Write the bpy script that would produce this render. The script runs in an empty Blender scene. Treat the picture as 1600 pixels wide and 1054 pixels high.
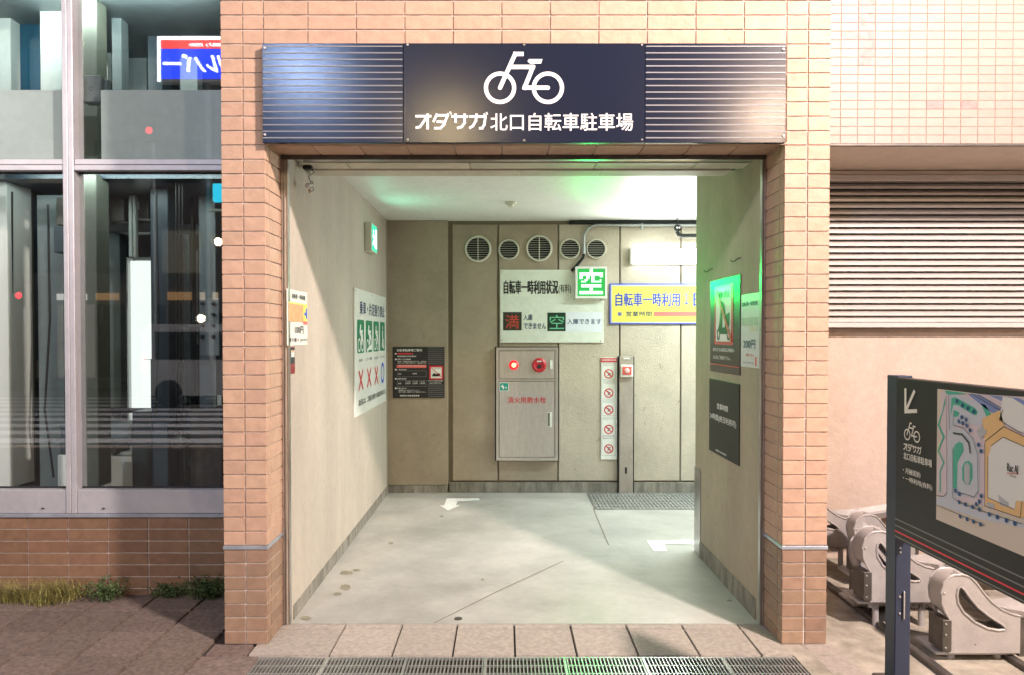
import bpy, math, random
from mathutils import Vector, Matrix
from mathutils.geometry import tessellate_polygon
random.seed(7)
SC = bpy.context.scene
COL = SC.collection
R = math.radians

# ------------------------------------------------------------------ camera
CAMZ, FPX, CX, CY = 1.51, 1155.0, 788.0, 545.0
TH = math.atan(20 / FPX)
cd = bpy.data.cameras.new('camera')
cd.sensor_width = 36; cd.lens = FPX / 1600 * 36
cd.shift_x = 12 / 1600; cd.shift_y = 18 / 1600
cd.clip_start = 0.05; cd.clip_end = 400
cam = bpy.data.objects.new('camera', cd); COL.objects.link(cam)
cam.location = (0, 0, CAMZ); cam.rotation_euler = (math.pi / 2 - TH, 0, 0)
SC.camera = cam
# ------------------------------------------------------------------ world: dim night sky
w = bpy.data.worlds.new('World'); SC.world = w; w.use_nodes = True
nt = w.node_tree; bg = nt.nodes['Background']
sky = nt.nodes.new('ShaderNodeTexSky'); sky.sky_type = 'NISHITA'; sky.sun_disc = False
sky.sun_elevation = R(1.5); sky.sun_rotation = R(120)
glow = nt.nodes.new('ShaderNodeMixRGB'); glow.inputs[0].default_value = 0.8
glow.inputs[2].default_value = (0.9, 0.82, 0.78, 1)          # city glow on low cloud
nt.links.new(sky.outputs[0], glow.inputs[1]); nt.links.new(glow.outputs[0], bg.inputs[0])
bg.inputs[1].default_value = 0.115
# ------------------------------------------------------------------ lights (street lamp beside the camera; fittings in the passage are with their builders)
MAIN = Vector((3.55, -0.2, 5.08))
def lamp(name, kind, loc, energy, color, size=0.1, aim=None, spread=None, sy=None):
    l = bpy.data.lights.new(name, kind); l.energy = energy; l.color = color
    if kind == 'AREA':
        l.size = size
        if sy: l.shape = 'RECTANGLE'; l.size_y = sy
        if spread: l.spread = spread
    elif kind == 'SPOT':
        l.shadow_soft_size = size; l.spot_size = spread or R(120); l.spot_blend = 0.6
    else: l.shadow_soft_size = size
    o = bpy.data.objects.new(name, l); COL.objects.link(o); o.location = loc
    if aim is not None:
        o.rotation_euler = (Vector(aim) - Vector(loc)).to_track_quat('-Z', 'Y').to_euler()
    return o
KEY = lamp('street_lamp_light', 'POINT', MAIN, 3250, (1.0, 0.82, 0.745), 0.19)
SC.view_settings.view_transform = 'Standard'; SC.view_settings.look = 'None'
SC.view_settings.gamma = 1; SC.view_settings.exposure = 0.2; SC.view_settings.use_curve_mapping = False
SC.render.engine = 'CYCLES'
SC.cycles.use_denoising = True; SC.cycles.max_bounces = 8; SC.cycles.sample_clamp_indirect = 6
SC.cycles.transparent_max_bounces = 12

# ------------------------------------------------------------------ helpers
def rdir(px, py):
    f = Vector((0, math.cos(TH), -math.sin(TH))); u = Vector((0, math.sin(TH), math.cos(TH)))
    return f + Vector((1, 0, 0)) * ((px - CX) / FPX) + u * ((CY - py) / FPX)
def hitY(px, py, Y): d = rdir(px, py); t = Y / d.y; return d * t + Vector((0, 0, CAMZ))
def hitX(px, py, X): d = rdir(px, py); t = X / d.x; return d * t + Vector((0, 0, CAMZ))
def hitZ(px, py, Z=0): d = rdir(px, py); t = (Z - CAMZ) / d.z; return d * t + Vector((0, 0, CAMZ))

class Frame:
    def __init__(s, o, r, u):
        s.o = Vector(o); s.r = Vector(r).normalized(); s.u = Vector(u).normalized(); s.n = s.r.cross(s.u)
    def p(s, a, b, c=0.0): return s.o + s.r * a + s.u * b + s.n * c
    def sub(s, a, b, c=0.0): return Frame(s.p(a, b, c), s.r, s.u)
def FY(y): return Frame((0, y, 0), (1, 0, 0), (0, 0, 1))       # faces the street
def FXp(x): return Frame((x, 0, 0), (0, 1, 0), (0, 0, 1))      # faces +x, u = y
def FXm(x): return Frame((x, 0, 0), (0, -1, 0), (0, 0, 1))     # faces -x, u = -y
FZ = Frame((0, 0, 0), (1, 0, 0), (0, 1, 0))                    # faces up

class G:
    def __init__(s): s.v = []; s.f = []
    def add(s, vs, fs):
        b = len(s.v); s.v += [Vector(q) for q in vs]; s.f += [tuple(i + b for i in f) for f in fs]; return s
    def hexa(s, c): return s.add(c, [(0, 3, 2, 1), (4, 5, 6, 7), (0, 1, 5, 4), (1, 2, 6, 5), (2, 3, 7, 6), (3, 0, 4, 7)])
    def box(s, x0, x1, y0, y1, z0, z1):
        return s.hexa([(x0, y0, z0), (x1, y0, z0), (x1, y1, z0), (x0, y1, z0), (x0, y0, z1), (x1, y0, z1), (x1, y1, z1), (x0, y1, z1)])
    def bbox(s, x0, x1, y0, y1, z0, z1, b=0.004):
        # bevelled box: chamfers on all edges
        X = (x0, x1); Y = (y0, y1); Z = (z0, z1); vs = []; idx = {}
        for i in (0, 1):
            for j in (0, 1):
                for k in (0, 1):
                    sx, sy_, sz = (1 - 2 * i), (1 - 2 * j), (1 - 2 * k)
                    for ax, q in (('x', (X[i], Y[j] + sy_ * b, Z[k] + sz * b)), ('y', (X[i] + sx * b, Y[j], Z[k] + sz * b)), ('z', (X[i] + sx * b, Y[j] + sy_ * b, Z[k]))):
                        idx[(i, j, k, ax)] = len(vs); vs.append(q)
        fs = []
        for i in (0, 1): fs.append([idx[(i, j, k, 'x')] for j, k in ((0, 0), (1, 0), (1, 1), (0, 1))][::(1 if i else -1)])
        for j in (0, 1): fs.append([idx[(i, j, k, 'y')] for i, k in ((0, 0), (1, 0), (1, 1), (0, 1))][::(-1 if j else 1)])
        for k in (0, 1): fs.append([idx[(i, j, k, 'z')] for i, j in ((0, 0), (1, 0), (1, 1), (0, 1))][::(1 if k else -1)])
        for i in (0, 1):
            for j in (0, 1): fs.append([idx[(i, j, 0, 'x')], idx[(i, j, 0, 'y')], idx[(i, j, 1, 'y')], idx[(i, j, 1, 'x')]][::(1 if i == j else -1)])
        for i in (0, 1):
            for k in (0, 1): fs.append([idx[(i, 0, k, 'x')], idx[(i, 1, k, 'x')], idx[(i, 1, k, 'z')], idx[(i, 0, k, 'z')]][::(1 if i == k else -1)])
        for j in (0, 1):
            for k in (0, 1): fs.append([idx[(0, j, k, 'y')], idx[(0, j, k, 'z')], idx[(1, j, k, 'z')], idx[(1, j, k, 'y')]][::(1 if j == k else -1)])
        for i in (0, 1):
            for j in (0, 1):
                for k in (0, 1): fs.append([idx[(i, j, k, 'x')], idx[(i, j, k, 'y')], idx[(i, j, k, 'z')]][::(-1 if (i + j + k) % 2 else 1)])
        return s.add(vs, fs)
    def fbox(s, F, a0, a1, b0, b1, c0, c1):
        return s.hexa([F.p(a0, b0, c0), F.p(a1, b0, c0), F.p(a1, b1, c0), F.p(a0, b1, c0), F.p(a0, b0, c1), F.p(a1, b0, c1), F.p(a1, b1, c1), F.p(a0, b1, c1)])
    def flat(s, F, pts, c):          # a print: one flat face
        A = sum(pts[i][0] * pts[(i + 1) % len(pts)][1] - pts[(i + 1) % len(pts)][0] * pts[i][1] for i in range(len(pts)))
        if A < 0: pts = pts[::-1]
        return s.add([F.p(a, b, c) for a, b in pts], [tuple(range(len(pts)))])
    def frect(s, F, a0, a1, b0, b1, c): return s.flat(F, [(a0, b0), (a1, b0), (a1, b1), (a0, b1)], c)
    def prism(s, F, pts, c0, c1):
        A = sum(pts[i][0] * pts[(i + 1) % len(pts)][1] - pts[(i + 1) % len(pts)][0] * pts[i][1] for i in range(len(pts)))
        if A < 0: pts = pts[::-1]
        n = len(pts)
        return s.add([F.p(a, b, c0) for a, b in pts] + [F.p(a, b, c1) for a, b in pts],
                     [tuple(range(n))[::-1], tuple(range(n, 2 * n))] + [(i, (i + 1) % n, n + (i + 1) % n, n + i) for i in range(n)])
    def ring(s, F, a, b, r0, r1, c, n=36, t0=0, t1=360, sx=1.0):
        full = abs(t1 - t0) >= 360; m = n if full else n + 1; vs = []; fs = []
        for i in range(m):
            t = R(t0 + (t1 - t0) * i / n)
            for r in (r0, r1): vs.append(F.p(a + math.cos(t) * r * sx, b + math.sin(t) * r, c))
        for i in range(n):
            j = (i + 1) % m; fs.append((2 * i, 2 * i + 1, 2 * j + 1, 2 * j))
        return s.add(vs, fs)
    def disc(s, F, a, b, r, c, n=24, sx=1.0): return s.flat(F, [(a + math.cos(2 * math.pi * i / n) * r * sx, b + math.sin(2 * math.pi * i / n) * r) for i in range(n)], c)
    def stroke(s, F, pts, wd, c, cap=0.0):
        for i in range(len(pts) - 1):
            (x0, y0), (x1, y1) = pts[i], pts[i + 1]
            L = math.hypot(x1 - x0, y1 - y0) or 1e-6; dx, dy = (x1 - x0) / L, (y1 - y0) / L
            e = wd * 0.45 * (1 if i else cap); e2 = wd * 0.45 * (1 if i < len(pts) - 2 else cap)
            x0 -= dx * e; y0 -= dy * e; x1 += dx * e2; y1 += dy * e2
            nx, ny = -dy * wd / 2, dx * wd / 2
            s.flat(F, [(x0 + nx, y0 + ny), (x1 + nx, y1 + ny), (x1 - nx, y1 - ny), (x0 - nx, y0 - ny)], c + 0.00025 * (i % 4))
        return s
    def tube(s, path, r, n=10, close=True):
        path = [Vector(q) for q in path]; b = len(s.v); rings = []
        up = Vector((0.13, 0.31, 0.94)).normalized()
        for i, q in enumerate(path):
            if i == 0: t = path[1] - q
            elif i == len(path) - 1: t = q - path[i - 1]
            else: t = (path[i + 1] - q).normalized() + (q - path[i - 1]).normalized()
            t.normalize(); a = t.cross(up)
            if a.length < .05: a = t.cross(Vector((1, 0, 0)))
            a.normalize(); c = t.cross(a); rr = r[i] if isinstance(r, (list, tuple)) else r
            rings.append([q + (a * math.cos(2 * math.pi * k / n) + c * math.sin(2 * math.pi * k / n)) * rr for k in range(n)])
        vs = [v for rg in rings for v in rg]; fs = []
        for i in range(len(rings) - 1):
            for k in range(n): fs.append((i * n + k, (i + 1) * n + k, (i + 1) * n + (k + 1) % n, i * n + (k + 1) % n))
        if close: fs += [tuple(range(n)), tuple(range((len(rings) - 1) * n, len(rings) * n))[::-1]]
        return s.add(vs, fs)
    def lathe(s, F, a, b, prof, n=28):   # prof: (radius, height along the frame normal)
        vs = []; fs = []
        for r, c in prof:
            for k in range(n):
                t = 2 * math.pi * k / n; vs.append(F.p(a + math.cos(t) * r, b + math.sin(t) * r, c))
        for i in range(len(prof) - 1):
            for k in range(n): fs.append((i * n + k, i * n + (k + 1) % n, (i + 1) * n + (k + 1) % n, (i + 1) * n + k))
        fs.append(tuple(range((len(prof) - 1) * n, len(prof) * n)))
        return s.add(vs, fs)

def wloc(o):
    v = Vector((0, 0, 0))
    while o: v += Vector(o.location); o = o.parent
    return v
def part(name, g, mat, parent=None, label=None, kind=None, smooth=False):
    if isinstance(g, G): vs, fs = g.v, g.f
    else: vs, fs = g
    c = (Vector([min(v[i] for v in vs) for i in range(3)]) + Vector([max(v[i] for v in vs) for i in range(3)])) / 2
    me = bpy.data.meshes.new(name); me.from_pydata([tuple(v - c) for v in vs], [], fs); me.materials.append(mat)
    if smooth:
        for p in me.polygons: p.use_smooth = True
        try: me.set_sharp_from_angle(angle=R(40))
        except Exception: pass
    o = bpy.data.objects.new(name, me); COL.objects.link(o)
    o.location = c - (wloc(parent) if parent else Vector((0, 0, 0)))
    if parent: o.parent = parent
    if label: o['label'] = label
    if kind: o['kind'] = kind
    return o
def tag(o, label, cat, group=None):
    o['label'] = label; o['category'] = cat
    if group: o['group'] = group
    return o
def thing(name, label, cat, loc, group=None):
    o = bpy.data.objects.new(name, None); o.empty_display_size = 0.1; COL.objects.link(o); o.location = loc
    return tag(o, label, cat, group)
def struct(name, g, mat): return part(name, g, mat, kind='structure')
def copy_tree(root, loc, label, rotz=0):
    c = root.copy(); COL.objects.link(c); c.location = loc; c.rotation_euler = (0, 0, rotz); c['label'] = label
    for ch in list(root.children):
        d = ch.copy(); COL.objects.link(d); d.parent = c
        for gc in list(ch.children):
            e = gc.copy(); COL.objects.link(e); e.parent = d
    return c
_tc = {}
def text(F, s, a0, a1, b0, b1, c, mat, parent, bold=0.0, name='lettering', italic=0.0, mirror=False):
    k = (s, 0)
    if k not in _tc:
        cu = bpy.data.curves.new('lettering', 'FONT'); cu.body = s; cu.offset = 0.0; cu.resolution_u = 3; cu.space_line = 0.95
        o = bpy.data.objects.new('lettering', cu); me = bpy.data.meshes.new_from_object(o)
        _tc[k] = ([v.co.copy() for v in me.vertices], [tuple(p.vertices) for p in me.polygons])
        bpy.data.objects.remove(o)
    vs, fs = _tc[k]
    x0 = min(v.x for v in vs); x1 = max(v.x for v in vs); y0 = min(v.y for v in vs); y1 = max(v.y for v in vs)
    h = max(y1 - y0, 1e-3)
    if b1 is None: b1 = b0 + (a1 - a0) * h / (x1 - x0)
    if h < 0.3: # a lone dash keeps its weight
        m = (b0 + b1) / 2; hh = (b1 - b0) * h / 0.8 / 2; b0, b1 = m - hh, m + hh
    out = [F.p(a0 + (v.x - x0) / (x1 - x0) * (a1 - a0) + italic * (v.y - y0) / h * (b1 - b0), b0 + (v.y - y0) / h * (b1 - b0), c) for v in vs]
    if bold:
        e = bold * 0.75 * (b1 - b0) / h; N = len(out); allv = []; allf = []
        for n_, (dx, dy) in enumerate(((0, 0), (e, 0), (-e, 0), (0, e * .7), (0, -e * .7))):
            allv += [v + F.r * dx + F.u * dy + F.n * .00018 * n_ for v in out]; allf += [tuple(i + N * n_ for i in f) for f in fs]
        out, fs = allv, allf
    return part(name, (out, fs), mat, parent)

# ------------------------------------------------------------------ materials
def M(name, col, rough=0.6, metal=0.0, var=0.0, mott=0.0, mscale=6.0, stretch=(1, 1, 1), bump=0.0, bscale=40.0, emit=None, es=0.0,
      spec=0.5, second=None, lo=0.35, hi=0.65, coat=0.0, bdist=0.004, grain=0.07):
    m = bpy.data.materials.new(name); m.use_nodes = True; t = m.node_tree; n = t.nodes; L = t.links
    b = n['Principled BSDF']; b.inputs['Roughness'].default_value = rough; b.inputs['Metallic'].default_value = metal
    b.inputs['Specular IOR Level'].default_value = spec; b.inputs['Coat Weight'].default_value = coat
    b.inputs['Coat Roughness'].default_value = 0.15
    b.inputs['Base Color'].default_value = (*col, 1)
    if emit: b.inputs['Emission Color'].default_value = (*emit, 1); b.inputs['Emission Strength'].default_value = es
    if not (var or mott or bump or second): return m
    tc = n.new('ShaderNodeTexCoord'); oi = n.new('ShaderNodeObjectInfo'); sc_ = n.new('ShaderNodeMath'); sc_.operation = 'MULTIPLY'; sc_.inputs[1].default_value = 41.0
    va = n.new('ShaderNodeVectorMath'); va.operation = 'ADD'
    L.new(oi.outputs['Random'], sc_.inputs[0]); L.new(tc.outputs['Object'], va.inputs[0]); L.new(sc_.outputs[0], va.inputs[1])
    mp = n.new('ShaderNodeMapping'); mp.inputs['Scale'].default_value = stretch; L.new(va.outputs[0], mp.inputs[0])
    cur = None
    if mott or second:
        nz = n.new('ShaderNodeTexNoise'); nz.inputs['Scale'].default_value = mscale; nz.inputs['Detail'].default_value = 8; nz.inputs['Roughness'].default_value = 0.62
        L.new(mp.outputs[0], nz.inputs['Vector'])
        rp = n.new('ShaderNodeValToRGB'); rp.color_ramp.elements[0].position = lo; rp.color_ramp.elements[1].position = hi
        c0 = tuple(x * (1 - mott) for x in col); c1 = tuple(min(1, x * (1 + mott)) for x in col) if not second else second
        rp.color_ramp.elements[0].color = (*c0, 1); rp.color_ramp.elements[1].color = (*c1, 1)
        L.new(nz.outputs['Fac'], rp.inputs[0]); cur = rp.outputs[0]
    if grain and cur:
        gz = n.new('ShaderNodeTexNoise'); gz.inputs['Scale'].default_value = 170; gz.inputs['Detail'].default_value = 3; L.new(va.outputs[0], gz.inputs['Vector'])
        gz2 = n.new('ShaderNodeTexNoise'); gz2.inputs['Scale'].default_value = 21; gz2.inputs['Detail'].default_value = 6; L.new(va.outputs[0], gz2.inputs['Vector'])
        av = n.new('ShaderNodeMath'); av.operation = 'ADD'; L.new(gz.outputs['Fac'], av.inputs[0]); L.new(gz2.outputs['Fac'], av.inputs[1])
        mr_ = n.new('ShaderNodeMapRange'); mr_.inputs[1].default_value = 0.7; mr_.inputs[2].default_value = 1.3; mr_.inputs[3].default_value = 1 - grain; mr_.inputs[4].default_value = 1 + grain; L.new(av.outputs[0], mr_.inputs[0])
        hv = n.new('ShaderNodeHueSaturation'); L.new(mr_.outputs[0], hv.inputs['Value']); L.new(cur, hv.inputs['Color']); cur = hv.outputs[0]
    if var:
        hs = n.new('ShaderNodeHueSaturation'); mr = n.new('ShaderNodeMapRange'); mr.inputs[3].default_value = 1 - var; mr.inputs[4].default_value = 1 + var
        L.new(oi.outputs['Random'], mr.inputs[0]); L.new(mr.outputs[0], hs.inputs['Value'])
        m2 = n.new('ShaderNodeMath'); m2.operation = 'MULTIPLY'; m2.inputs[1].default_value = 7.31
        m3 = n.new('ShaderNodeMath'); m3.operation = 'FRACT'; mr2 = n.new('ShaderNodeMapRange'); mr2.inputs[3].default_value = 0.5 - var * 0.05; mr2.inputs[4].default_value = 0.5 + var * 0.05
        L.new(oi.outputs['Random'], m2.inputs[0]); L.new(m2.outputs[0], m3.inputs[0]); L.new(m3.outputs[0], mr2.inputs[0]); L.new(mr2.outputs[0], hs.inputs['Hue'])
        if cur: L.new(cur, hs.inputs['Color'])
        else: hs.inputs['Color'].default_value = (*col, 1)
        cur = hs.outputs[0]
    if cur: L.new(cur, b.inputs['Base Color'])
    if bump:
        bz = n.new('ShaderNodeTexNoise'); bz.inputs['Scale'].default_value = bscale; bz.inputs['Detail'].default_value = 4
        L.new(va.outputs[0], bz.inputs['Vector']); bp = n.new('ShaderNodeBump'); bp.inputs['Strength'].default_value = bump; bp.inputs['Distance'].default_value = bdist
        L.new(bz.outputs['Fac'], bp.inputs['Height']); L.new(bp.outputs[0], b.inputs['Normal'])
    return m
def flatm(name, col, rough=0.45): return M(name, col, rough)
def emis(name, col, s):
    return M(name, (0.02, 0.02, 0.02), 0.5, emit=col, es=s)

m_tile = M('rock_face_tile', (0.44, 0.285, 0.20), 0.62, var=0.06, mott=0.07, mscale=14, bump=0.6, bscale=26, bdist=0.006)
m_tile_low = M('brown_plinth_tile', (0.265, 0.17, 0.115), 0.5, var=0.10, mott=0.12, mscale=18, bump=0.25, bscale=60)
m_tile_dark = M('dark_brown_tile', (0.20, 0.115, 0.07), 0.45, var=0.09, mott=0.12, mscale=18, bump=0.2, bscale=60)
m_tile_small = M('small_peach_tile', (0.30, 0.232, 0.20), 0.5, var=0.03, mott=0.04, mscale=18, bump=0.15, bscale=60)
m_tile_pink = M('replaced_pink_tile', (0.26, 0.165, 0.155), 0.5, var=0.05, mott=0.25, mscale=30, bump=0.2, bscale=60)
m_grout = M('grey_grout', (0.42, 0.36, 0.32), 0.9, mott=0.2, mscale=20, bump=0.2, bscale=120)
m_grout_low = M('pale_grout', (0.48, 0.42, 0.37), 0.9, mott=0.2, mscale=20)
m_grout_pink = M('peach_grout', (0.31, 0.24, 0.205), 0.9, mott=0.1, mscale=20)
m_zinc = M('zinc_trim', (0.42, 0.46, 0.52), 0.4, 0.6, mott=0.12, mscale=10)
m_steel = M('brushed_steel', (0.52, 0.50, 0.46), 0.34, 0.6, mott=0.07, mscale=9, stretch=(14, 14, .6), bump=0.08, bscale=200)
m_steel2 = M('shutter_rail_steel', (0.50, 0.48, 0.47), 0.28, 0.9, mott=0.2, mscale=5)
m_wall_l = M('beige_rendered_wall', (0.43, 0.385, 0.325), 0.8, mott=0.10, mscale=2.6, stretch=(1, 1, .25), bump=0.25, bscale=130, bdist=0.002)
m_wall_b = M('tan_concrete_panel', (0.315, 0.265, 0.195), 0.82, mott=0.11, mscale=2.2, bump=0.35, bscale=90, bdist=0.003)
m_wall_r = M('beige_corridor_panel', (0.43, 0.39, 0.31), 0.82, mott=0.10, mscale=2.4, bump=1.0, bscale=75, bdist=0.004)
m_wall_rr = M('tan_painted_wall', (0.36, 0.305, 0.23), 0.75, mott=0.09, mscale=2.8, stretch=(1, 1, .3), bump=0.2, bscale=130, bdist=0.002)
m_joint = M('dark_joint', (0.185, 0.155, 0.105), 0.9)
m_skirt = M('stained_concrete_skirting', (0.17, 0.16, 0.13), 0.85, mott=0.2, mscale=5, second=(0.32, 0.30, 0.255), lo=0.38, hi=0.72, stretch=(3, 3, .6), bump=0.3, bscale=60)
m_ceil = M('white_ceiling_board', (0.80, 0.82, 0.78), 0.5, mott=0.03, mscale=3, bump=0.1, bscale=6)
m_soffit = M('cream_soffit_board', (0.55, 0.52, 0.43), 0.6, mott=0.08, mscale=5)
m_floor = M('smooth_concrete_floor', (0.345, 0.34, 0.315), 0.40, mott=0.17, mscale=1.7, second=(0.46, 0.45, 0.415), lo=0.3, hi=0.7, bump=0.12, bscale=30, spec=0.45)
m_stain = M('oily_stain', (0.25, 0.235, 0.17), 0.5, mott=0.2, mscale=9)
m_white_paint = M('worn_white_paint', (0.78, 0.78, 0.76), 0.5, mott=0.13, mscale=22)
m_paver = M('reddish_paver', (0.155, 0.115, 0.098), 0.85, var=0.14, mott=0.3, mscale=45, bump=0.4, bscale=110)
m_paver_g = M('pinkish_grey_paver', (0.33, 0.285, 0.25), 0.8, var=0.08, mott=0.16, mscale=40, bump=0.6, bscale=130)
m_pave_joint = M('dark_paver_joint', (0.045, 0.035, 0.03), 0.95)
m_asphalt = M('asphalt', (0.05, 0.05, 0.052), 0.8, mott=0.2, mscale=30, bump=0.6, bscale=160)
m_yard = M('yard_concrete', (0.30, 0.27, 0.22), 0.85, mott=0.3, mscale=7, bump=0.7, bscale=70)
m_sign = M('navy_sign_enamel', (0.011, 0.015, 0.032), 0.18, bump=0.10, bscale=260, spec=0.34, bdist=0.0015)
m_sign2 = M('charcoal_sign_enamel', (0.017, 0.017, 0.018), 0.35, bump=0.05, bscale=200, spec=0.35)
m_stripe = M('grey_stripe', (0.22, 0.22, 0.235), 0.45)
m_stripe2 = M('olive_grey_stripe', (0.20, 0.20, 0.17), 0.4)
m_white = flatm('white_print', (0.82, 0.82, 0.80), 0.4)
m_whitepl = M('white_sign_plate', (0.72, 0.75, 0.70), 0.32, mott=0.03, mscale=3)
m_mint = M('mint_white_plate', (0.66, 0.72, 0.62), 0.35, mott=0.03, mscale=3)
m_ltblue = flatm('pale_blue_print', (0.68, 0.74, 0.78), 0.35)
m_black = flatm('black_print', (0.02, 0.022, 0.025), 0.45)
m_navyp = flatm('navy_print', (0.02, 0.05, 0.13), 0.45)
m_red = flatm('red_print', (0.55, 0.02, 0.03), 0.45)
m_redtape = flatm('coral_tape', (0.72, 0.14, 0.12), 0.5)
m_green = flatm('green_print', (0.0, 0.20, 0.09), 0.45)
m_blue = flatm('blue_print', (0.01, 0.08, 0.50), 0.45)
m_blue2 = flatm('mid_blue_print', (0.03, 0.07, 0.42), 0.45)
m_yellow = flatm('yellow_print', (0.80, 0.74, 0.10), 0.45)
m_tan = M('brown_tape', (0.60, 0.33, 0.15), 0.5, mott=0.15, mscale=30)
m_vent = M('vent_cream_plastic', (0.60, 0.60, 0.50), 0.45)
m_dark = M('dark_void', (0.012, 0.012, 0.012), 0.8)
m_louv = M('cream_louver_metal', (0.50, 0.46, 0.44), 0.42, 0.1, var=0.02, mott=0.03, mscale=4)
m_plaster = M('peach_plaster', (0.455, 0.36, 0.30), 0.85, mott=0.05, mscale=4, bump=0.7, bscale=55, bdist=0.004)
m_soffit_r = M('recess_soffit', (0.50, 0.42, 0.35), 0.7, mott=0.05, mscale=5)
m_frame = M('anodised_window_frame', (0.47, 0.465, 0.50), 0.45, 0.35, mott=0.06, mscale=5)
m_navyfr = M('navy_post_paint', (0.022, 0.03, 0.055), 0.38, mott=0.1, mscale=10)
m_rack = M('grey_rack_casting', (0.385, 0.36, 0.35), 0.45, 0.25, mott=0.07, mscale=9, bump=0.08, bscale=60)
m_rackd = M('dark_rack_steel', (0.10, 0.09, 0.08), 0.45, 0.5, mott=0.2, mscale=12)
m_grate = M('galvanised_grate', (0.46, 0.47, 0.46), 0.35, 0.7, mott=0.15, mscale=12)
m_pipe = M('grey_conduit', (0.34, 0.37, 0.36), 0.4, 0.4)
m_piped = M('dark_green_grey_pipe', (0.02, 0.024, 0.022), 0.7, spec=0.15)
m_alpost = M('aluminium_cover', (0.36, 0.32, 0.28), 0.45, 0.3, mott=0.13, mscale=8, stretch=(1, 1, .4))
m_rubber = M('black_rubber', (0.02, 0.02, 0.02), 0.7)
m_grey = M('interior_grey_panel', (0.20, 0.235, 0.245), 0.45, mott=0.12, mscale=3)
m_grey2 = M('interior_dark_panel', (0.04, 0.06, 0.08), 0.4, mott=0.2, mscale=3)
m_olive = M('interior_olive_column', (0.15, 0.16, 0.13), 0.55, mott=0.08, mscale=3)
m_teal = M('teal_blue_panel', (0.008, 0.09, 0.16), 0.5, mott=0.12, mscale=3)
m_pale = M('interior_pale_steel', (0.55, 0.58, 0.56), 0.5, mott=0.06, mscale=3)
m_cable = M('black_cable', (0.01, 0.01, 0.012), 0.5)
m_grassm = M('dry_grass_blade', (0.26, 0.24, 0.075), 0.6, mott=0.5, mscale=14)
m_leafm = M('weed_leaf', (0.06, 0.10, 0.03), 0.6, mott=0.4, mscale=40)
m_light = emis('lit_diffuser', (0.97, 1.0, 0.98), 9.0)
def glass_mat():
    m = bpy.data.materials.new('window_glass'); m.use_nodes = True; t = m.node_tree; n = t.nodes; n.remove(n['Principled BSDF'])
    tr = n.new('ShaderNodeBsdfTransparent'); tr.inputs[0].default_value = (0.93, 0.96, 0.95, 1)
    gl = n.new('ShaderNodeBsdfGlossy'); gl.inputs['Roughness'].default_value = 0.012
    fr = n.new('ShaderNodeFresnel'); fr.inputs[0].default_value = 2.4
    mx = n.new('ShaderNodeMixShader'); ge = n.new('ShaderNodeNewGeometry'); iv = n.new('ShaderNodeMath'); iv.operation = 'SUBTRACT'; iv.inputs[0].default_value = 1.0; t.links.new(ge.outputs['Backfacing'], iv.inputs[1])
    ml_ = n.new('ShaderNodeMath'); ml_.operation = 'MULTIPLY'; t.links.new(fr.outputs[0], ml_.inputs[0]); t.links.new(iv.outputs[0], ml_.inputs[1]); t.links.new(ml_.outputs[0], mx.inputs[0]); t.links.new(tr.outputs[0], mx.inputs[1]); t.links.new(gl.outputs[0], mx.inputs[2])
    t.links.new(mx.outputs[0], n['Material Output'].inputs['Surface']); return m
m_glass = glass_mat()

# ------------------------------------------------------------------ tiles
_tiles = {}
def tile_mesh(wd, ht, th, rough, k, nm):
    key = (round(wd, 4), round(ht, 4), th, rough, k, nm)
    if key in _tiles: return _tiles[key]
    rnd = random.Random(hash((round(wd * 1e4), round(ht * 1e4), k)) & 0xffff)
    b = min(0.003, th * .4); nx, ny = (4, 2) if wd > 0.15 else (2, 2)
    vs = []; fs = []
    for j in range(ny + 1):
        for i in range(nx + 1):
            x = -wd / 2 + b + (wd - 2 * b) * i / nx; y = -ht / 2 + b + (ht - 2 * b) * j / ny
            edge = i in (0, nx) or j in (0, ny)
            z = th + rnd.uniform(-1, 1) * rough * .5
            vs.append((x + rnd.uniform(-.3, .3) * rough, y + rnd.uniform(-.3, .3) * rough, z))
    at = lambda i, j: j * (nx + 1) + i
    for j in range(ny):
        for i in range(nx): fs.append((at(i, j), at(i + 1, j), at(i + 1, j + 1), at(i, j + 1)))
    rim = [at(i, 0) for i in range(nx)] + [at(nx, j) for j in range(ny)] + [at(i, ny) for i in range(nx, 0, -1)] + [at(0, j) for j in range(ny, 0, -1)]
    base = len(vs)
    for q in rim:
        x, y, z = vs[q]; vs.append((x + (b if x > wd / 2 - 2 * b else -b if x < -wd / 2 + 2 * b else 0), y + (b if y > ht / 2 - 2 * b else -b if y < -ht / 2 + 2 * b else 0), 0))
    m = len(rim)
    for q in range(m): fs.append((rim[(q + 1) % m], rim[q], base + q, base + (q + 1) % m))
    me = bpy.data.meshes.new(nm); me.from_pydata(vs, [], fs); _tiles[key] = me
    return me
def tiles(parent, F, us, vs, th, gap, rough, mat, name='tile', pick=None):
    M3 = Matrix((F.r, F.u, F.n)).transposed().to_4x4(); pl = wloc(parent)
    for j in range(len(vs) - 1):
        for i in range(len(us) - 1):
            wd = us[i + 1] - us[i] - gap; ht = vs[j + 1] - vs[j] - gap
            if wd < .006 or ht < .006: continue
            m = pick(i, j) if pick else mat
            if m is None: continue
            me = tile_mesh(wd, ht, th, rough, random.randrange(5), name + '_' + m.name)
            if not me.materials: me.materials.append(m)
            o = bpy.data.objects.new(name, me); COL.objects.link(o); o.parent = parent
            o.matrix_local = Matrix.Translation(F.p((us[i] + us[i + 1]) / 2, (vs[j] + vs[j + 1]) / 2, random.uniform(-.25, .25) * rough) - pl) @ M3
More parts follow.
